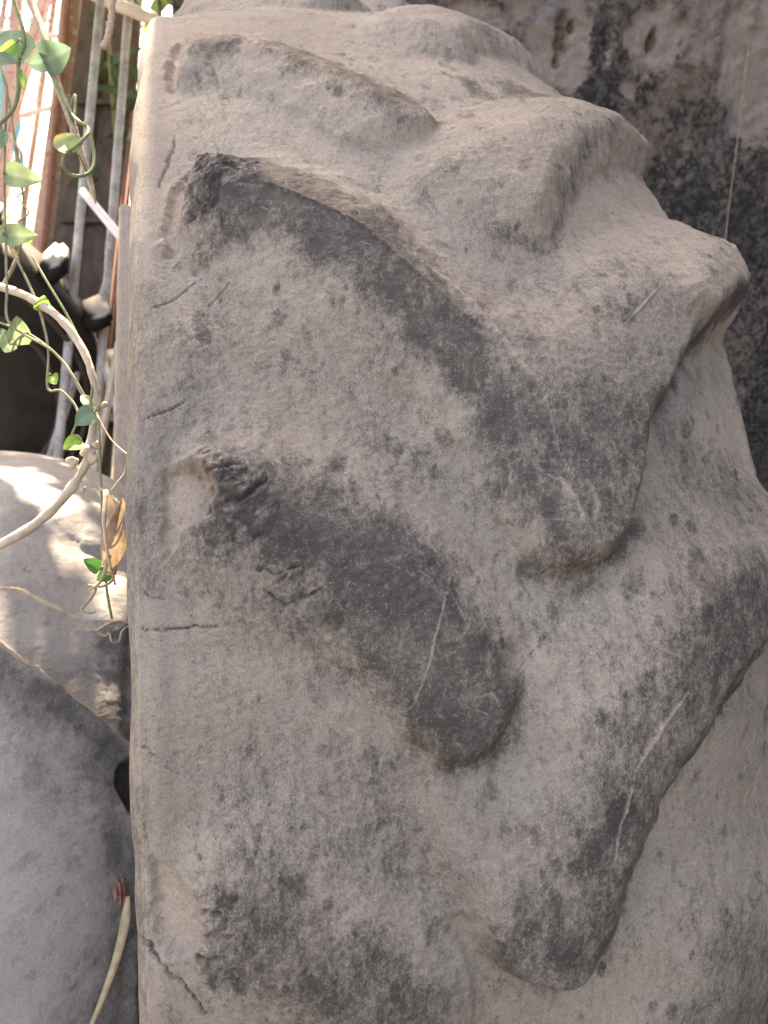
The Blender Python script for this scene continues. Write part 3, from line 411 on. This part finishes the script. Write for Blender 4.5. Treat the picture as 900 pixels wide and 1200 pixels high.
# ---------------------------------------------------------------- wall with flaking plaster
YW=.72
m=NT('lichen_concrete'); o=m.obj(); pale=m.attr('pale'); hole=m.attr('hole')
na=m.noise(o,9,6,.62); nb=m.noise(o,55,7,.72); ncr=m.noise(o,110,6,.75); nc2=m.noise(o,300,3,.6)
dk=m.mix(m.ramp(nb,.4,.62),(.050,.047,.050),(.15,.135,.13))
cr=m.ramp(m.math('ADD',ncr,m.math('MULTIPLY_ADD',na,.5,-.25)),.52,.66); dk=m.mix(m.math('MULTIPLY',cr,.75),dk,(.33,.29,.265))
br=m.mix(m.ramp(nb,.35,.65),(.17,.125,.105),(.33,.265,.23))
base=m.mix(m.ramp(m.math('ADD',na,m.math('MULTIPLY_ADD',nb,.35,-.175)),.42,.60),dk,br)
pv=m.math('ADD',pale,m.math('ADD',m.math('MULTIPLY_ADD',nb,.9,-.45),m.math('MULTIPLY_ADD',ncr,.8,-.4)))
pc=m.mix(m.ramp(nb,.4,.65),(.55,.45,.41),(.42,.345,.315))
base=m.mix(m.math('MULTIPLY',m.ramp(pv,.1,1.0),.9),base,pc)
base=m.mix(m.ramp(m.math('MULTIPLY',pv,-1.),.1,.7),base,dk)
blue=m.ramp(m.noise(o,6,2,.5),.62,.72); base=m.mix(m.math('MULTIPLY',blue,.35),base,(.14,.17,.24))
base=m.mix(m.math('MULTIPLY',hole,m.ramp(nb,.3,.6)),base,(.16,.085,.055))
pit=m.ramp(nc2,.64,.72); base=m.mix(m.math('MULTIPLY',pit,.5),base,(.05,.045,.045))
b=m.bump(nb,.8,.01); b=m.bump(ncr,.6,.004,b)
M['wall']=m.out(base,.95,b,.2)
wx=np.concatenate([[-.188],np.arange(-.10,.2,.05),np.arange(.2,1.25,.005),np.arange(1.3,2.6,.1)]); wz=np.concatenate([[GZ-.05],np.arange(.1,.8,.1),np.arange(.85,1.85,.005),np.arange(1.9,3.3,.1)])
WX,WZ=np.meshgrid(wx,wz,indexing='ij'); pale_=np.zeros_like(WX); hole_=np.zeros_like(WX)
D=(fbm(WX*6,WZ*6,71,5,.55)-.5)*.030+(fbm(WX*45,WZ*45,75,3)-.5)*.008
for (x,z),(rx,rz),k in WALL_SPOTS:
    q=np.hypot((WX-x)/rx,(WZ-z)/rz)+(fbm(WX*28,WZ*28,81,4,.6)-.5)*1.1; g=1-smooth((q-.55)/.7); pale_=np.where(abs(k)*g>abs(pale_),k*g,pale_); D-=g*.008*(k>0)
for (x,z),(rx,rz) in WALL_HOLES:
    q=np.hypot((WX-x)/rx,(WZ-z)/rz)+(fbm(WX*50,WZ*50,83,3,.6)-.5)*.9; g=1-smooth((q-.5)/.6); hole_=np.maximum(hole_,g); D-=g*.018
pale_+=(smooth((WZ-1.25)/.4)*.62-.30); ed=np.minimum(np.clip((WX+.18)/.1,0,1),1); D*=ed
n1,n2=len(wx),len(wz); front=np.stack([WX,YW-D,WZ],-1).reshape(-1,3); ii,jj=np.meshgrid(np.arange(n1-1),np.arange(n2-1),indexing='ij')
wq=np.stack([ii*n2+jj,(ii+1)*n2+jj,(ii+1)*n2+jj+1,ii*n2+jj+1],-1).reshape(-1,4)
x0,x1,z0,z1=wx[0],wx[-1],wz[0],wz[-1]; nf=len(front)
back=np.array([[x0,YW+.22,z0],[x1,YW+.22,z0],[x1,YW+.22,z1],[x0,YW+.22,z1]]); fr=np.array([[x0,YW,z0],[x1,YW,z0],[x1,YW,z1],[x0,YW,z1]])
co=np.vstack([front,back,fr]); b0=nf; f0=nf+4
sq=[(b0,b0+3,b0+2,b0+1),(f0,f0+3,b0+3,b0),(f0+1,b0+1,b0+2,f0+2),(f0+3,f0+2,b0+2,b0+3),(f0,b0,b0+1,f0+1)]
me=mesh_np('wall',co,np.vstack([wq,sq]))
for an,av in (('pale',pale_),('hole',hole_)):
    at=me.attributes.new(an,'FLOAT','POINT'); at.data.foreach_set('value',np.concatenate([av.ravel(),np.zeros(8)]).astype(np.float32))
tag(link('wall',me,M['wall']),'weathered concrete wall with black lichen and flaked pale pink plaster behind the huge tyre','wall')
bm=box_bm(.22,3.4,3.35,.004); bmesh.ops.transform(bm,matrix=Matrix.Translation((1.37,-1.0,1.62)),verts=bm.verts)  # unseen block added to keep sky light off the right side
me=bm_mesh('added_sky_block',bm)
for an in ('pale','hole'): me.attributes.new(an,'FLOAT','POINT')
tag(link('added_sky_block',me,M['wall']),'unseen wall added on the right to cut sky light from that side','wall')
# ---------------------------------------------------------------- plants
def leaf_mat(name,c1,c2,tr=.35,rough=.5,edge=None):
    m=NT(name); o=m.obj(); n=m.noise(o,90,4,.6); col=m.mix(m.ramp(n,.35,.65),c1,c2)
    if edge: col=m.mix(m.ramp(m.attr('tip'),.45,.9),col,edge)
    rb=m.attr('rib'); col=m.mix(m.math('MULTIPLY',rb,.35),col,(min(1,c2[0]*2),min(1,c2[1]*1.8),min(1,c2[2]*2)))
    m.out(col,rough,m.bump(n,.2,.001)); t=m.n('BsdfTranslucent'); m.l(col,t.inputs[0]); mx=m.n('MixShader'); mx.inputs[0].default_value=tr
    m.l(m.b.outputs[0],mx.inputs[1]); m.l(t.outputs[0],mx.inputs[2]); m.l(mx.outputs[0],m.t.nodes['Material Output'].inputs[0]); return m.m
LM=[leaf_mat('leaf_bluegreen',(.10,.18,.125),(.145,.235,.165)),leaf_mat('leaf_sage',(.17,.255,.13),(.23,.31,.18)),leaf_mat('leaf_yellowing',(.12,.20,.08),(.19,.26,.11),edge=(.60,.47,.12)),leaf_mat('leaf_lime',(.14,.28,.06),(.24,.40,.10)),leaf_mat('leaf_fresh',(.05,.17,.035),(.085,.24,.06))]
M['treeleaf']=leaf_mat('tree_leaf',(.16,.26,.05),(.28,.36,.09),.5); M['darkleaf']=leaf_mat('oleander_leaf',(.035,.065,.03),(.065,.10,.045),.2)
M['dryleaf']=leaf_mat('dry_leaf',(.24,.16,.10),(.40,.30,.21),.3,.8); M['straw']=leaf_mat('straw',(.46,.38,.25),(.60,.51,.36),.2,.8)
M['wood']=plain('woody_stem',(.32,.24,.17),(.50,.40,.31),60,.85,.8,.002,sc=(6,6,1))
M['palewood']=plain('pale_branch',(.42,.34,.27),(.58,.49,.40),70,.8,.6,.002)
M['greenstem']=plain('green_stem',(.13,.18,.08),(.22,.24,.13),80,.7); M['greystem']=plain('grey_stem',(.20,.19,.12),(.33,.29,.21),80,.8); M['drystem']=plain('dry_stem',(.34,.25,.18),(.52,.42,.33),90,.85)
def leaf_mesh(base,tip,wfrac,tilt,heart=True,seed=0,fold=.25,nl=9,nw=6):
    b=Vector(base); t=Vector(tip); ax=(t-b); L=ax.length; ax/=L; view=(CAM-b).normalized()
    nrm=(view-ax*view.dot(ax)).normalized(); sd=ax.cross(nrm); rg=random.Random(seed)
    nrm=(nrm+sd*tilt+Vector((0,0,.35))).normalized(); sd=ax.cross(nrm).normalized(); nrm=sd.cross(ax).normalized()
    v=[];f=[];tp=[];rb=[]
    for i in range(nl+1):
        u=i/nl
        wd=(math.sin(math.pi*min(1,u**(.62 if heart else .8)))**.75)*wfrac*.5*L if 0<u<1 else .0
        for j in range(nw+1):
            q=j/nw*2-1; back=(-.10*L*(abs(q)**1.5)*(1-u)**3 if heart else 0)
            p=b+ax*(u*L+back*(1 if u>0 else 0))+sd*(q*wd)+nrm*(abs(q)*wd*fold-.20*L*(u-.5)**2+math.sin(u*7+q*3+seed)*.012*L)
            v.append(p); tp.append(u); rb.append(max(0,1-abs(q)*4.))
    for i in range(nl):
        for j in range(nw):
            a=i*(nw+1)+j; f.append((a,a+1,a+nw+2,a+nw+1))
    me=mesh_pd('leaf',v,f)
    for an,av in (('tip',tp),('rib',rb)):
        at=me.attributes.new(an,'FLOAT','POINT'); at.data.foreach_set('value',np.array(av,np.float32))
    return me
vines={}
def vine(key,pts,rad,mat,label,name='vine',part='stem',seg=8,jit=.08,n=8):
    r=empty(name,pts[0]); tag(r,label,'vine',None); tube(part,pts,rad,mat,r,seg=seg,jit=jit,n=n); vines[key]=r; return r
rW=vine('W',WOODY_STEM,lambda t:.0031*(1-.5*t**3)*(1-.7*max(0,t-.93)/.07),M['wood'],'brown woody vine stem with snapped end and a green tendril coiled round it',name='woody_vine',seg=12,jit=.10)
tube('tendril',TENDRIL,lambda t:.0012,M['greenstem'],rW,seg=8,n=8)
vine('A',VINE_A,lambda t:.0014,M['greenstem'],'green vine shoot curving out of the upper left corner')
vine('B',VINE_B,lambda t:.0009,M['greystem'],'thin vine hanging straight down at the left edge carrying pointed leaves')
rC=vine('C',VINE_C,lambda t:.0012*(1+.3*math.sin(t*25)),M['greystem'],'grey vine stem twisted round itself above the black lug')
tube('tendril',[Vector(p)+Vector((.004*math.sin(i*2.1),-.002,.0)) for i,p in enumerate(spline(VINE_C,4)[6:20])],.0007,M['drystem'],rC,seg=6,n=4)
vine('D',VINE_D,lambda t:.0008,M['greystem'],'thin vine kinked below a lime leaf, ending at the branch knot')
rE=vine('E',VINE_E,lambda t:.0008,M['greenstem'],'long green vine trailing past the branch knot down the grey tyre')
vine('F',VINE_F,lambda t:.0009,M['greenstem'],'straight vine slanting down to the branch knot from a pair of pale leaves')
for i,(v,b,t,wf,ti,k) in enumerate(LEAVES):
    me=leaf_mesh(b,t,wf*1.15,k,seed=i); lf=link('leaf',me,LM[ti],vines[v])
    st=[c for c in vines[v].children if c.name.startswith('stem')][0]; near=min((q.co.copy() for q in st.data.vertices),key=lambda q:(q-Vector(b)).length)
    if (near-Vector(b)).length<.05:
        vv,ff=tube_geo([near,(near+Vector(b))/2+Vector((0,-.001,.002)),Vector(b)],.0006,seg=6,n=4); pe=link('petiole',mesh_pd('petiole',vv,ff),M['greenstem'],None); pe.parent=lf; pe.matrix_parent_inverse=Matrix.Identity(4)
tube('curling_tendril',CURL,.0009,M['greystem'],rE,seg=6)
rB=empty('dry_branch',BRANCH[4]); tag(rB,'thick bare pale branch bowed like a hook from the left edge','branch')
tube('branch',BRANCH,lambda t:(.0023+.0004*math.sin(t*9)+.0004*t)*(1+.10*math.sin(t*47)**6+.06*math.sin(t*83)),M['palewood'],rB,seg=14,jit=.09)
kn=spline(BRANCH,8)
for i,(ci,off,rr) in enumerate([(70,(.004,-.003,.0),.0038),(73,(-.007,-.004,.003),.0036),(67,(.0,-.003,.0),.0044),(66,(.005,0,.002),.003),(50,(.005,0,0),.0022),(80,(.006,0,-.002),.0022)]):
    c_=kn[min(ci,len(kn)-1)]+Vector(off); bm=bmesh.new(); bmesh.ops.create_icosphere(bm,subdivisions=3,radius=rr)
    for vv in bm.verts: vv.co*=1+.25*math.sin(vv.co.x*900+i)*math.cos(vv.co.z*800+i*2); vv.co+=c_
    for ff in bm.faces: ff.smooth=True
    link('knot',bm_mesh('knot',bm),M['palewood'],rB)
tag(tube('stick',STICK,lambda t:.0026*(1+.12*math.sin(t*60)),M['wood'],seg=10,n=10),'short ringed brown stick hanging down in front of the upper pipe','stick')
tag(tube('dry_tendril',DRY_TENDRIL,lambda t:.0005,M['drystem'],seg=6),'hair-thin dry tendril bending down to the curled brown leaf','tendril')
# curled dead leaf: a rolled blade with a split tail
rD=empty('dry_leaf',DRY_LEAF[3]); tag(rD,'curled brown dead leaf hanging by the left edge of the huge tyre','leaf')
a,b_,c_,top,t1,t2=[Vector(p) for p in DRY_LEAF]; v=[];f=[]
for i in range(15):
    u=i/14; 
    for j in range(11):
        q=j/10; wl=(1-u)**.75*(1-.15*u); p=a.lerp(b_,.5+(q-.5)*wl)+(c_-(a+b_)/2)*u; ang=q*3.4-1.0
        p+=Vector((.004*math.sin(u*6+q*4),-.012*math.sin(ang)*(1-u*.7),.003*math.cos(q*9)*(1-u)))
        v.append(p)
for i in range(14):
    for j in range(10): k=i*11+j; f.append((k,k+1,k+12,k+11))
me=mesh_pd('blade',v,f)
for an in ('tip','rib'): me.attributes.new(an,'FLOAT','POINT')
link('blade',me,M['dryleaf'],rD)
tube('midrib',[top,a.lerp(c_,.3)+Vector((.003,-.012,0)),a.lerp(c_,.75)+Vector((.002,-.010,0)),t2],lambda t:.0015*(1-.6*t),M['drystem'],rD,seg=8)
tube('tail',[c_+Vector((0,0,.012)),c_.lerp(t1,.4),t1],lambda t:.0019*(1-.65*t),M['drystem'],rD,seg=8,flat=.5)
rT=empty('twig',TWIG[3]); tag(rT,'thin brown twig lying across the grey tyre, touching the huge tyre','twig')
tube('stem',TWIG,lambda t:.0018-.0005*t,M['drystem'],rT,seg=8,jit=.1); tube('side_shoot',TWIG_SIDE,.0009,M['drystem'],rT,seg=6)
tag(tube('wire',WIRE,.0006,M['greystem'],seg=6),'thin dark stem lying on the grey tyre above its lug crest','stem')
P=spline(STRAW,6); v=[];f=[]
for i,p in enumerate(P):
    u=i/(len(P)-1); wd=.0042*min(1,.35+u*4)*(1-u)**.65+.0002
    for j,q in enumerate((-1,0,1)): v.append(p+R_*q*wd-F_*(.0007*(q==0)))
for i in range(len(P)-1):
    for j in range(2): k=i*3+j; f.append((k,k+1,k+4,k+3))
me=mesh_pd('straw_blade',v,f)
for an in ('tip','rib'): me.attributes.new(an,'FLOAT','POINT')
ob=link('straw_blade',me,M['straw']); so=ob.modifiers.new('thickness','SOLIDIFY'); so.thickness=.0006
tag(ob,'dry yellow straw leaf slipped into the gap between the two front tyres','leaf')
bm=bmesh.new(); bmesh.ops.create_icosphere(bm,subdivisions=4,radius=.009)
for vv in bm.verts:
    q=vv.co.copy(); vv.co.x*=.55; vv.co.z*=1.3; vv.co*=1+.35*math.sin(q.x*900+q.z*500)*math.cos(q.y*800-q.z*700); vv.co+=Vector(SCRAP)
for ff in bm.faces: ff.smooth=True
M['redleaf']=plain('red_dry_leaf',(.16,.08,.06),(.30,.17,.13),120,.9)
tag(link('crumpled_leaf',bm_mesh('crumpled_leaf',bm),M['redleaf']),'small crumpled reddish dead leaf in the gap above the straw','leaf')
tag(tube('string',STRING,.0011,plain('string',(.38,.26,.17),(.5,.38,.27),60,.9),seg=6),'thin tan root hanging in front of the lichen wall','root')
# ---------------------------------------------------------------- scrap behind, upper left
M['pink']=plain('pink_primer_steel',(.42,.25,.22),(.52,.36,.33),14,.7,.4,.002,c3=(.30,.16,.11)); M['tan']=plain('flaking_steel',(.46,.33,.27),(.38,.24,.19),18,.8,.5,.003,c3=(.60,.55,.52))
M['grey']=plain('weathered_pipe',(.52,.50,.50),(.32,.30,.30),30,.8,.7,.004,c3=(.60,.57,.56)); M['bluegrey']=plain('bluegrey_pipe',(.20,.22,.27),(.34,.33,.36),20,.5)
M['white']=plain('white_plastic',(.74,.73,.75),(.66,.64,.66),15,.45,.1); M['pinkwhite']=plain('pinkish_pipe',(.74,.66,.66),(.64,.53,.52),20,.6,.3)
M['brown']=plain('brown_board',(.075,.054,.047),(.12,.088,.074),9,.8,.5,.004,sc=(6,6,.6)); M['batten']=plain('pale_batten',(.46,.37,.31),(.60,.50,.43),25,.8,.5,.003,sc=(8,8,.8)); M['rust']=plain('rusty_bar',(.26,.12,.085),(.19,.10,.08),30,.85)
def extend(p,q,ztop=None):
    a,b=Vector(p),Vector(q)
    if a.z>b.z: a,b=b,a
    d=(b-a)/(b.z-a.z); lo_=a+d*(GZ-.01-a.z); hi=b+d*((ztop or b.z+.25)-b.z); return lo_,hi
def beam(name,p,q,wx_,wy_,mat,parent=None,bev=.003,roll=0.):
    a,b=Vector(p),Vector(q); L=(b-a).length; bm=box_bm(wx_,wy_,L,bev); q_=(b-a).to_track_quat('Z','Y')
    bmesh.ops.transform(bm,matrix=Matrix.Translation((a+b)/2)@q_.to_matrix().to_4x4()@Matrix.Rotation(roll,4,'Z'),verts=bm.verts)
    return link(name,bm_mesh(name,bm),mat,parent)
lb=['narrow pink steel bar furthest left behind the vine leaves','pink steel bar leaning behind the vine leaves, second from the left','','slim blue-grey pipe between the two leftmost pink bars','grey steel pipe leaning between the pink bar and the wide flaking channel','thin pink bar crossing behind the woody vine','faded pink bar close left of the wide flaking channel','short pinkish bar in the upper left corner']
for i,(p,q) in enumerate(BARS):
    a,b=extend(p,q)
    if i==2:
        r=empty('steel_channel',a); tag(r,'wide pink steel channel with flaking paint beside the dark board','steel channel')
        beam('web',a,b,.040,.006,M['tan'],r,.001,roll=.1); beam('flange',a-Vector((.022,.018,0)),b-Vector((.022,.018,0)),.010,.042,M['pink'],r,.001,roll=.1); beam('flange',a+Vector((.022,-.018,0)),b+Vector((.022,-.018,0)),.006,.042,M['tan'],r,.001,roll=.1)
    elif i in (3,4):
        tag(tube('metal_pipe',[a,b],(.008 if i==3 else .010),M['bluegrey'] if i==3 else M['grey'],seg=12,smooth=False),lb[i],'pipe')
    else: tag(beam('steel_bar',a,b,.028 if i<5 else .014,.028 if i<5 else .014,M['pink'] if i<5 else M['tan']),lb[i],'steel bar')
pl=['rough grey pipe standing against the dark board, left of two','rough grey pipe nearest the huge tyre, right of two']
for i,(p,q) in enumerate(PIPES):
    a,b=extend(p,q); ps=[a.lerp(b,k/14) for k in range(15)]
    tag(tube('weathered_pipe',ps,lambda t:.0088,M['grey'],seg=12,n=3,jit=.07),pl[i],'pipe',None)
r=empty('rail_pipe',TOPPIPE[0]); tag(r,'thick pinkish white pipe sloping across the top behind the huge tyre','pipe'); tube('pipe',TOPPIPE,.0145,M['pinkwhite'],r,seg=16)
a_,b_=extend(Vector(TOPPIPE[4])-Vector((0,0,.02)),Vector(TOPPIPE[4])); tube('leg',[a_,Vector(TOPPIPE[4])],.012,M['pinkwhite'],r,seg=12,smooth=False)
tag(tube('plastic_pipe',WHITEPIPE,.0078,M['white'],seg=14),'short white plastic pipe wedged slantwise between the grey pipes','pipe')
a,b=extend(*RUSTBAR); tag(tube('rust_bar',[a,b-(b-a)*.14],.006,M['rust'],seg=10,smooth=False),'thin orange rusted bar just left of the huge tyre','steel bar')
# dark board: planks
bl,br_,tl,tr_=[Vector(p) for p in BOARD]; r=empty('board_panel',(bl.x,bl.y,GZ)); tag(r,'dark brown board leaning behind the grey pipes','board')
a,b=extend(bl,tl); c_,d_=extend(br_,tr_)
for k in range(3):
    u=(k+.5)/3; beam('plank',a.lerp(c_,u)+Vector((0,.006*(k%2),0)),b.lerp(d_,u)+Vector((0,.006*(k%2),0)),(c_-a).length/3-.004,.02,M['brown'],r,.003)
for zz in (.62,1.22,1.48): 
    t=(zz-a.z)/(b.z-a.z); beam('batten',a.lerp(b,t)+Vector((0,-.018,0)),c_.lerp(d_,t)+Vector((0,-.018,0)),.03,.012,M['brown'],r,.002)
a,b=extend(*BATTEN); tag(beam('wooden_batten',a,b-(b-a)*.12,.03,.02,M['batten'],roll=.3),'pale wooden batten standing upright just left of the huge tyre','batten')
for i,(p,q) in enumerate(RODS):
    a,b=extend(p,q,max(p[2],q[2])); tag(beam('scrap_stick',a,b,.014,.012,M['grey'] if i!=2 else M['batten']),['grey scrap stick leaning behind the bowed branch','crossed grey scrap stick below the white plastic pipe','short pale scrap stick leaning on the wooden batten'][i],'stick')
for i,(p,q) in enumerate(RUNGS):
    a,b=Vector(p),Vector(q); d=(b-a).normalized(); tag(beam('white_rung',a-d*.15,b+d*.15,.012,.012,M['white'],None,.002),['sunlit white rung behind the upper vine leaves, second from top','sunlit white rung behind the yellowing leaf','topmost sunlit white rung behind the pink bars'][i],'rung')
bm=box_bm(.16,.02,.5,.004); bmesh.ops.transform(bm,matrix=Matrix.Translation(Vector(BLUE)),verts=bm.verts)
tag(link('blue_panel',bm_mesh('blue_panel',bm),plain('blue_paint',(.12,.42,.55),(.20,.50,.62),10,.6)),'pale blue painted panel glimpsed at the left edge behind the bars','panel')
m=NT('sun_painted_black_rubber'); ge=m.n('NewGeometry'); sx=m.n('SeparateXYZ'); m.l(ge.outputs['Normal'],sx.inputs[0]); M['sunlug']=m.out(m.mix(m.ramp(sx.outputs[2],.25,.6),(.016,.015,.015),(.48,.45,.40)),.85)  # upward faces painted pale to look sunlit
# black tyre seen from its side, leaning towards the camera
tc=Vector(OLD_TYRE); r=empty('old_tyre',(tc.x,tc.y,GZ)); tag(r,'black old tyre standing behind the vines, its chunky lugs lit from above','tyre')
be=math.radians(28); axv=Vector((.25,-math.cos(be),-math.sin(be))).normalized(); ex=Vector((0,0,1)).cross(axv).normalized(); ez=axv.cross(ex).normalized()
if ez.z<0: ez=-ez; ex=-ex
prof=[(.33,.0),(.345,.03),(.345,.13),(.33,.16),(.27,.172),(.21,.165),(.135,.15),(.12,.14),(.13,.12),(.25,.13),(.30,.11),(.30,.05),(.25,.03),(.13,.04),(.12,.02),(.17,-.005),(.25,-.012),(.29,-.01)]
v=[];f=[];NS=72
for i in range(NS):
    a=2*math.pi*i/NS
    for (rr,zz) in prof: v.append(tc+(ex*math.cos(a)+ez*math.sin(a))*rr-axv*zz)
n=len(prof)
for i in range(NS):
    for j in range(n): f.append((i*n+j,i*n+(j+1)%n,((i+1)%NS)*n+(j+1)%n,((i+1)%NS)*n+j))
link('carcass',mesh_pd('carcass',v,f),M['black'],r)
LUGTOPS=[]
for i in range(18):
    a=2*math.pi*(i+.35)/18; rad_=ex*math.cos(a)+ez*math.sin(a); tan=-ex*math.sin(a)+ez*math.cos(a)
    bm=box_bm(.036,.12,.055,0); bmesh.ops.bevel(bm,geom=bm.edges[:],offset=.009,segments=3,affect='EDGES'); [setattr(f_,'smooth',True) for f_ in bm.faces]; mt=Matrix(((tan.x,-axv.x,rad_.x,0),(tan.y,-axv.y,rad_.y,0),(tan.z,-axv.z,rad_.z,0),(0,0,0,1)))
    bmesh.ops.transform(bm,matrix=Matrix.Translation(tc+rad_*.365-axv*.06)@mt@Matrix.Rotation(.25,4,'Z'),verts=bm.verts); link('lug',bm_mesh('lug',bm),M['sunlug'],r); LUGTOPS.append(tc+rad_*.395-axv*.04)
v=[];f=[]
for i in range(36):
    a=2*math.pi*i/36
    for rr,zz in ((.01,.07),(.06,.06),(.10,.09),(.135,.08)): v.append(tc+(ex*math.cos(a)+ez*math.sin(a))*rr-axv*zz)
for i in range(36):
    for j in range(3): f.append((i*4+j,i*4+j+1,((i+1)%36)*4+j+1,((i+1)%36)*4+j))
f.append(tuple(i*4 for i in range(36)))
link('rim',mesh_pd('rim',v,f),M['black'],r)
M['worn_black']=plain('worn_black_rubber',(.05,.042,.038),(.08,.066,.058),30,.8)
# rings on its sidewall
for rr in (.245,.30):
    ring=[tc+(ex*math.cos(t*math.pi/24)+ez*math.sin(t*math.pi/24))*rr+axv*.014 for t in range(49)]; tube('sidewall_ring',ring,.006,M['worn_black'],r,seg=6,smooth=False)
# oleander behind the pipes
def oleander(base,label,n,seed,mat,spread,lh):
    rg=random.Random(seed); r=empty('shrub',(base[0],base[1],GZ)); tag(r,label,'shrub'); top=Vector(base)
    tube('stem',[Vector((base[0],base[1],GZ)),Vector((base[0]+.02,base[1],(top.z+GZ)/2)),top],lambda t:.008-.004*t,M['greenstem'],r,seg=8)
    for i in range(n):
        u=rg.random(); p=top+Vector((rg.uniform(-.02,.02),rg.uniform(-.02,.02),-u*.30)); d=Vector((rg.uniform(-1,1)*spread,rg.uniform(-.8,.5)*spread,rg.uniform(-.7,.6))).normalized()*lh*rg.uniform(.7,1.2)
        link('leaf',leaf_mesh(p,p+d,.2,rg.uniform(-.4,.4),heart=False,seed=i,nl=6,nw=2),mat,r)
oleander(OLE[0],'dark oleander shrub with narrow leaves behind the grey pipes',9,3,M['darkleaf'],1.,.13)
oleander(OLE[1],'second dark oleander shrub hidden close behind the huge tyre edge',14,8,M['darkleaf'],.8,.15)
oleander(OLE[2],'bright lime sapling leaves at the top edge of the huge tyre',12,12,M['treeleaf'],.9,.06)
# ---------------------------------------------------------------- hedge beyond and overhanging tree
def foliage(name,pts,size,mat,parent=None,seed=0):
    rg=random.Random(seed); v=[];f=[]
    for p in pts:
        d=Vector((rg.gauss(0,1),rg.gauss(0,1),rg.gauss(-.3,.6))).normalized(); n_=d.orthogonal().normalized(); n_=Matrix.Rotation(rg.uniform(0,6.28),3,d)@n_; sd=d.cross(n_); L=size*rg.uniform(.6,1.3); w_=L*.27; k=len(v)
        v+= [p,p+d*L*.35+sd*w_+n_*.1*L,p+d*L*.45-n_*.04*L,p+d*L*.35-sd*w_+n_*.1*L,p+d*L-n_*.12*L]; f+=[(k,k+1,k+2),(k,k+2,k+3),(k+1,k+4,k+2),(k+3,k+2,k+4)]
    me=mesh_pd(name,v,f)
    for an in ('tip','rib'): me.attributes.new(an,'FLOAT','POINT')
    return link(name,me,mat,parent)
rg=random.Random(5); r=empty('background_tree',(-1.2,6.2,GZ)); tag(r,'sunlit yellow-green tree far behind the pink bars','tree')
tube('trunk',[Vector((-1.2,6.2,GZ)),Vector((-1.15,6.2,1.0)),Vector((-1.05,6.2,2.2))],lambda t:.09-.05*t,M['wood'],r,seg=12)
pts=[]
for k in range(60):
    c_=Vector((rg.uniform(-2.6,.6),rg.uniform(5.6,7.0),rg.uniform(.3,2.6)))
    for q in range(26): pts.append(c_+Vector((rg.gauss(0,.12),rg.gauss(0,.12),rg.gauss(0,.12))))
foliage('crown',pts,.10,M['treeleaf'],r,2)
r=empty('overhanging_tree',(-1.7,1.9,GZ)); tag(r,'leafy tree whose boughs overhang the left side and dapple the grey tyre','tree')
tube('trunk',[Vector((-1.7,1.9,GZ)),Vector((-1.68,1.85,1.2)),Vector((-1.45,1.6,2.0)),Vector((-1.0,1.3,2.5)),Vector((-.55,1.1,2.6))],lambda t:.07*(1-.85*t),M['wood'],r,seg=12)
tube('bough',[Vector((-1.45,1.6,2.0)),Vector((-1.1,1.2,2.2)),Vector((-.5,.9,2.25)),Vector((-.25,.85,2.3))],lambda t:.03*(1-.8*t),M['wood'],r,seg=10)
pts=[]; tg=[(Vector(p),rr) for p,rr in SUN_SPOTS]
for k in range(10):
    th_=math.radians(44+k*4.5); rr=.68-(.307-math.sqrt(.307**2-.19**2)); tg.append((Vector((-.193,-rr*math.cos(th_),.68+rr*math.sin(th_))),.020))
tg+=[(p_,.035) for p_ in LUGTOPS]+[(Vector(p_),.018) for p_ in BRANCH[1:6]]
while len(pts)<4200:
    p0=Vector((rg.uniform(-.85,-.17),rg.uniform(-.45,.35),rg.uniform(.55,1.1))); p=p0+S*rg.uniform(1.05,1.7)
    if p.z<1.103+(p.y+.966)*.40: continue
    ok=True
    for q,rr in tg:
        d=p-q; t=d.dot(S)
        if (d-S*t).length<rr*.9+.016: ok=False;break
    if ok: pts.append(p)
foliage('crown',pts,.05,M['treeleaf'],r,9)
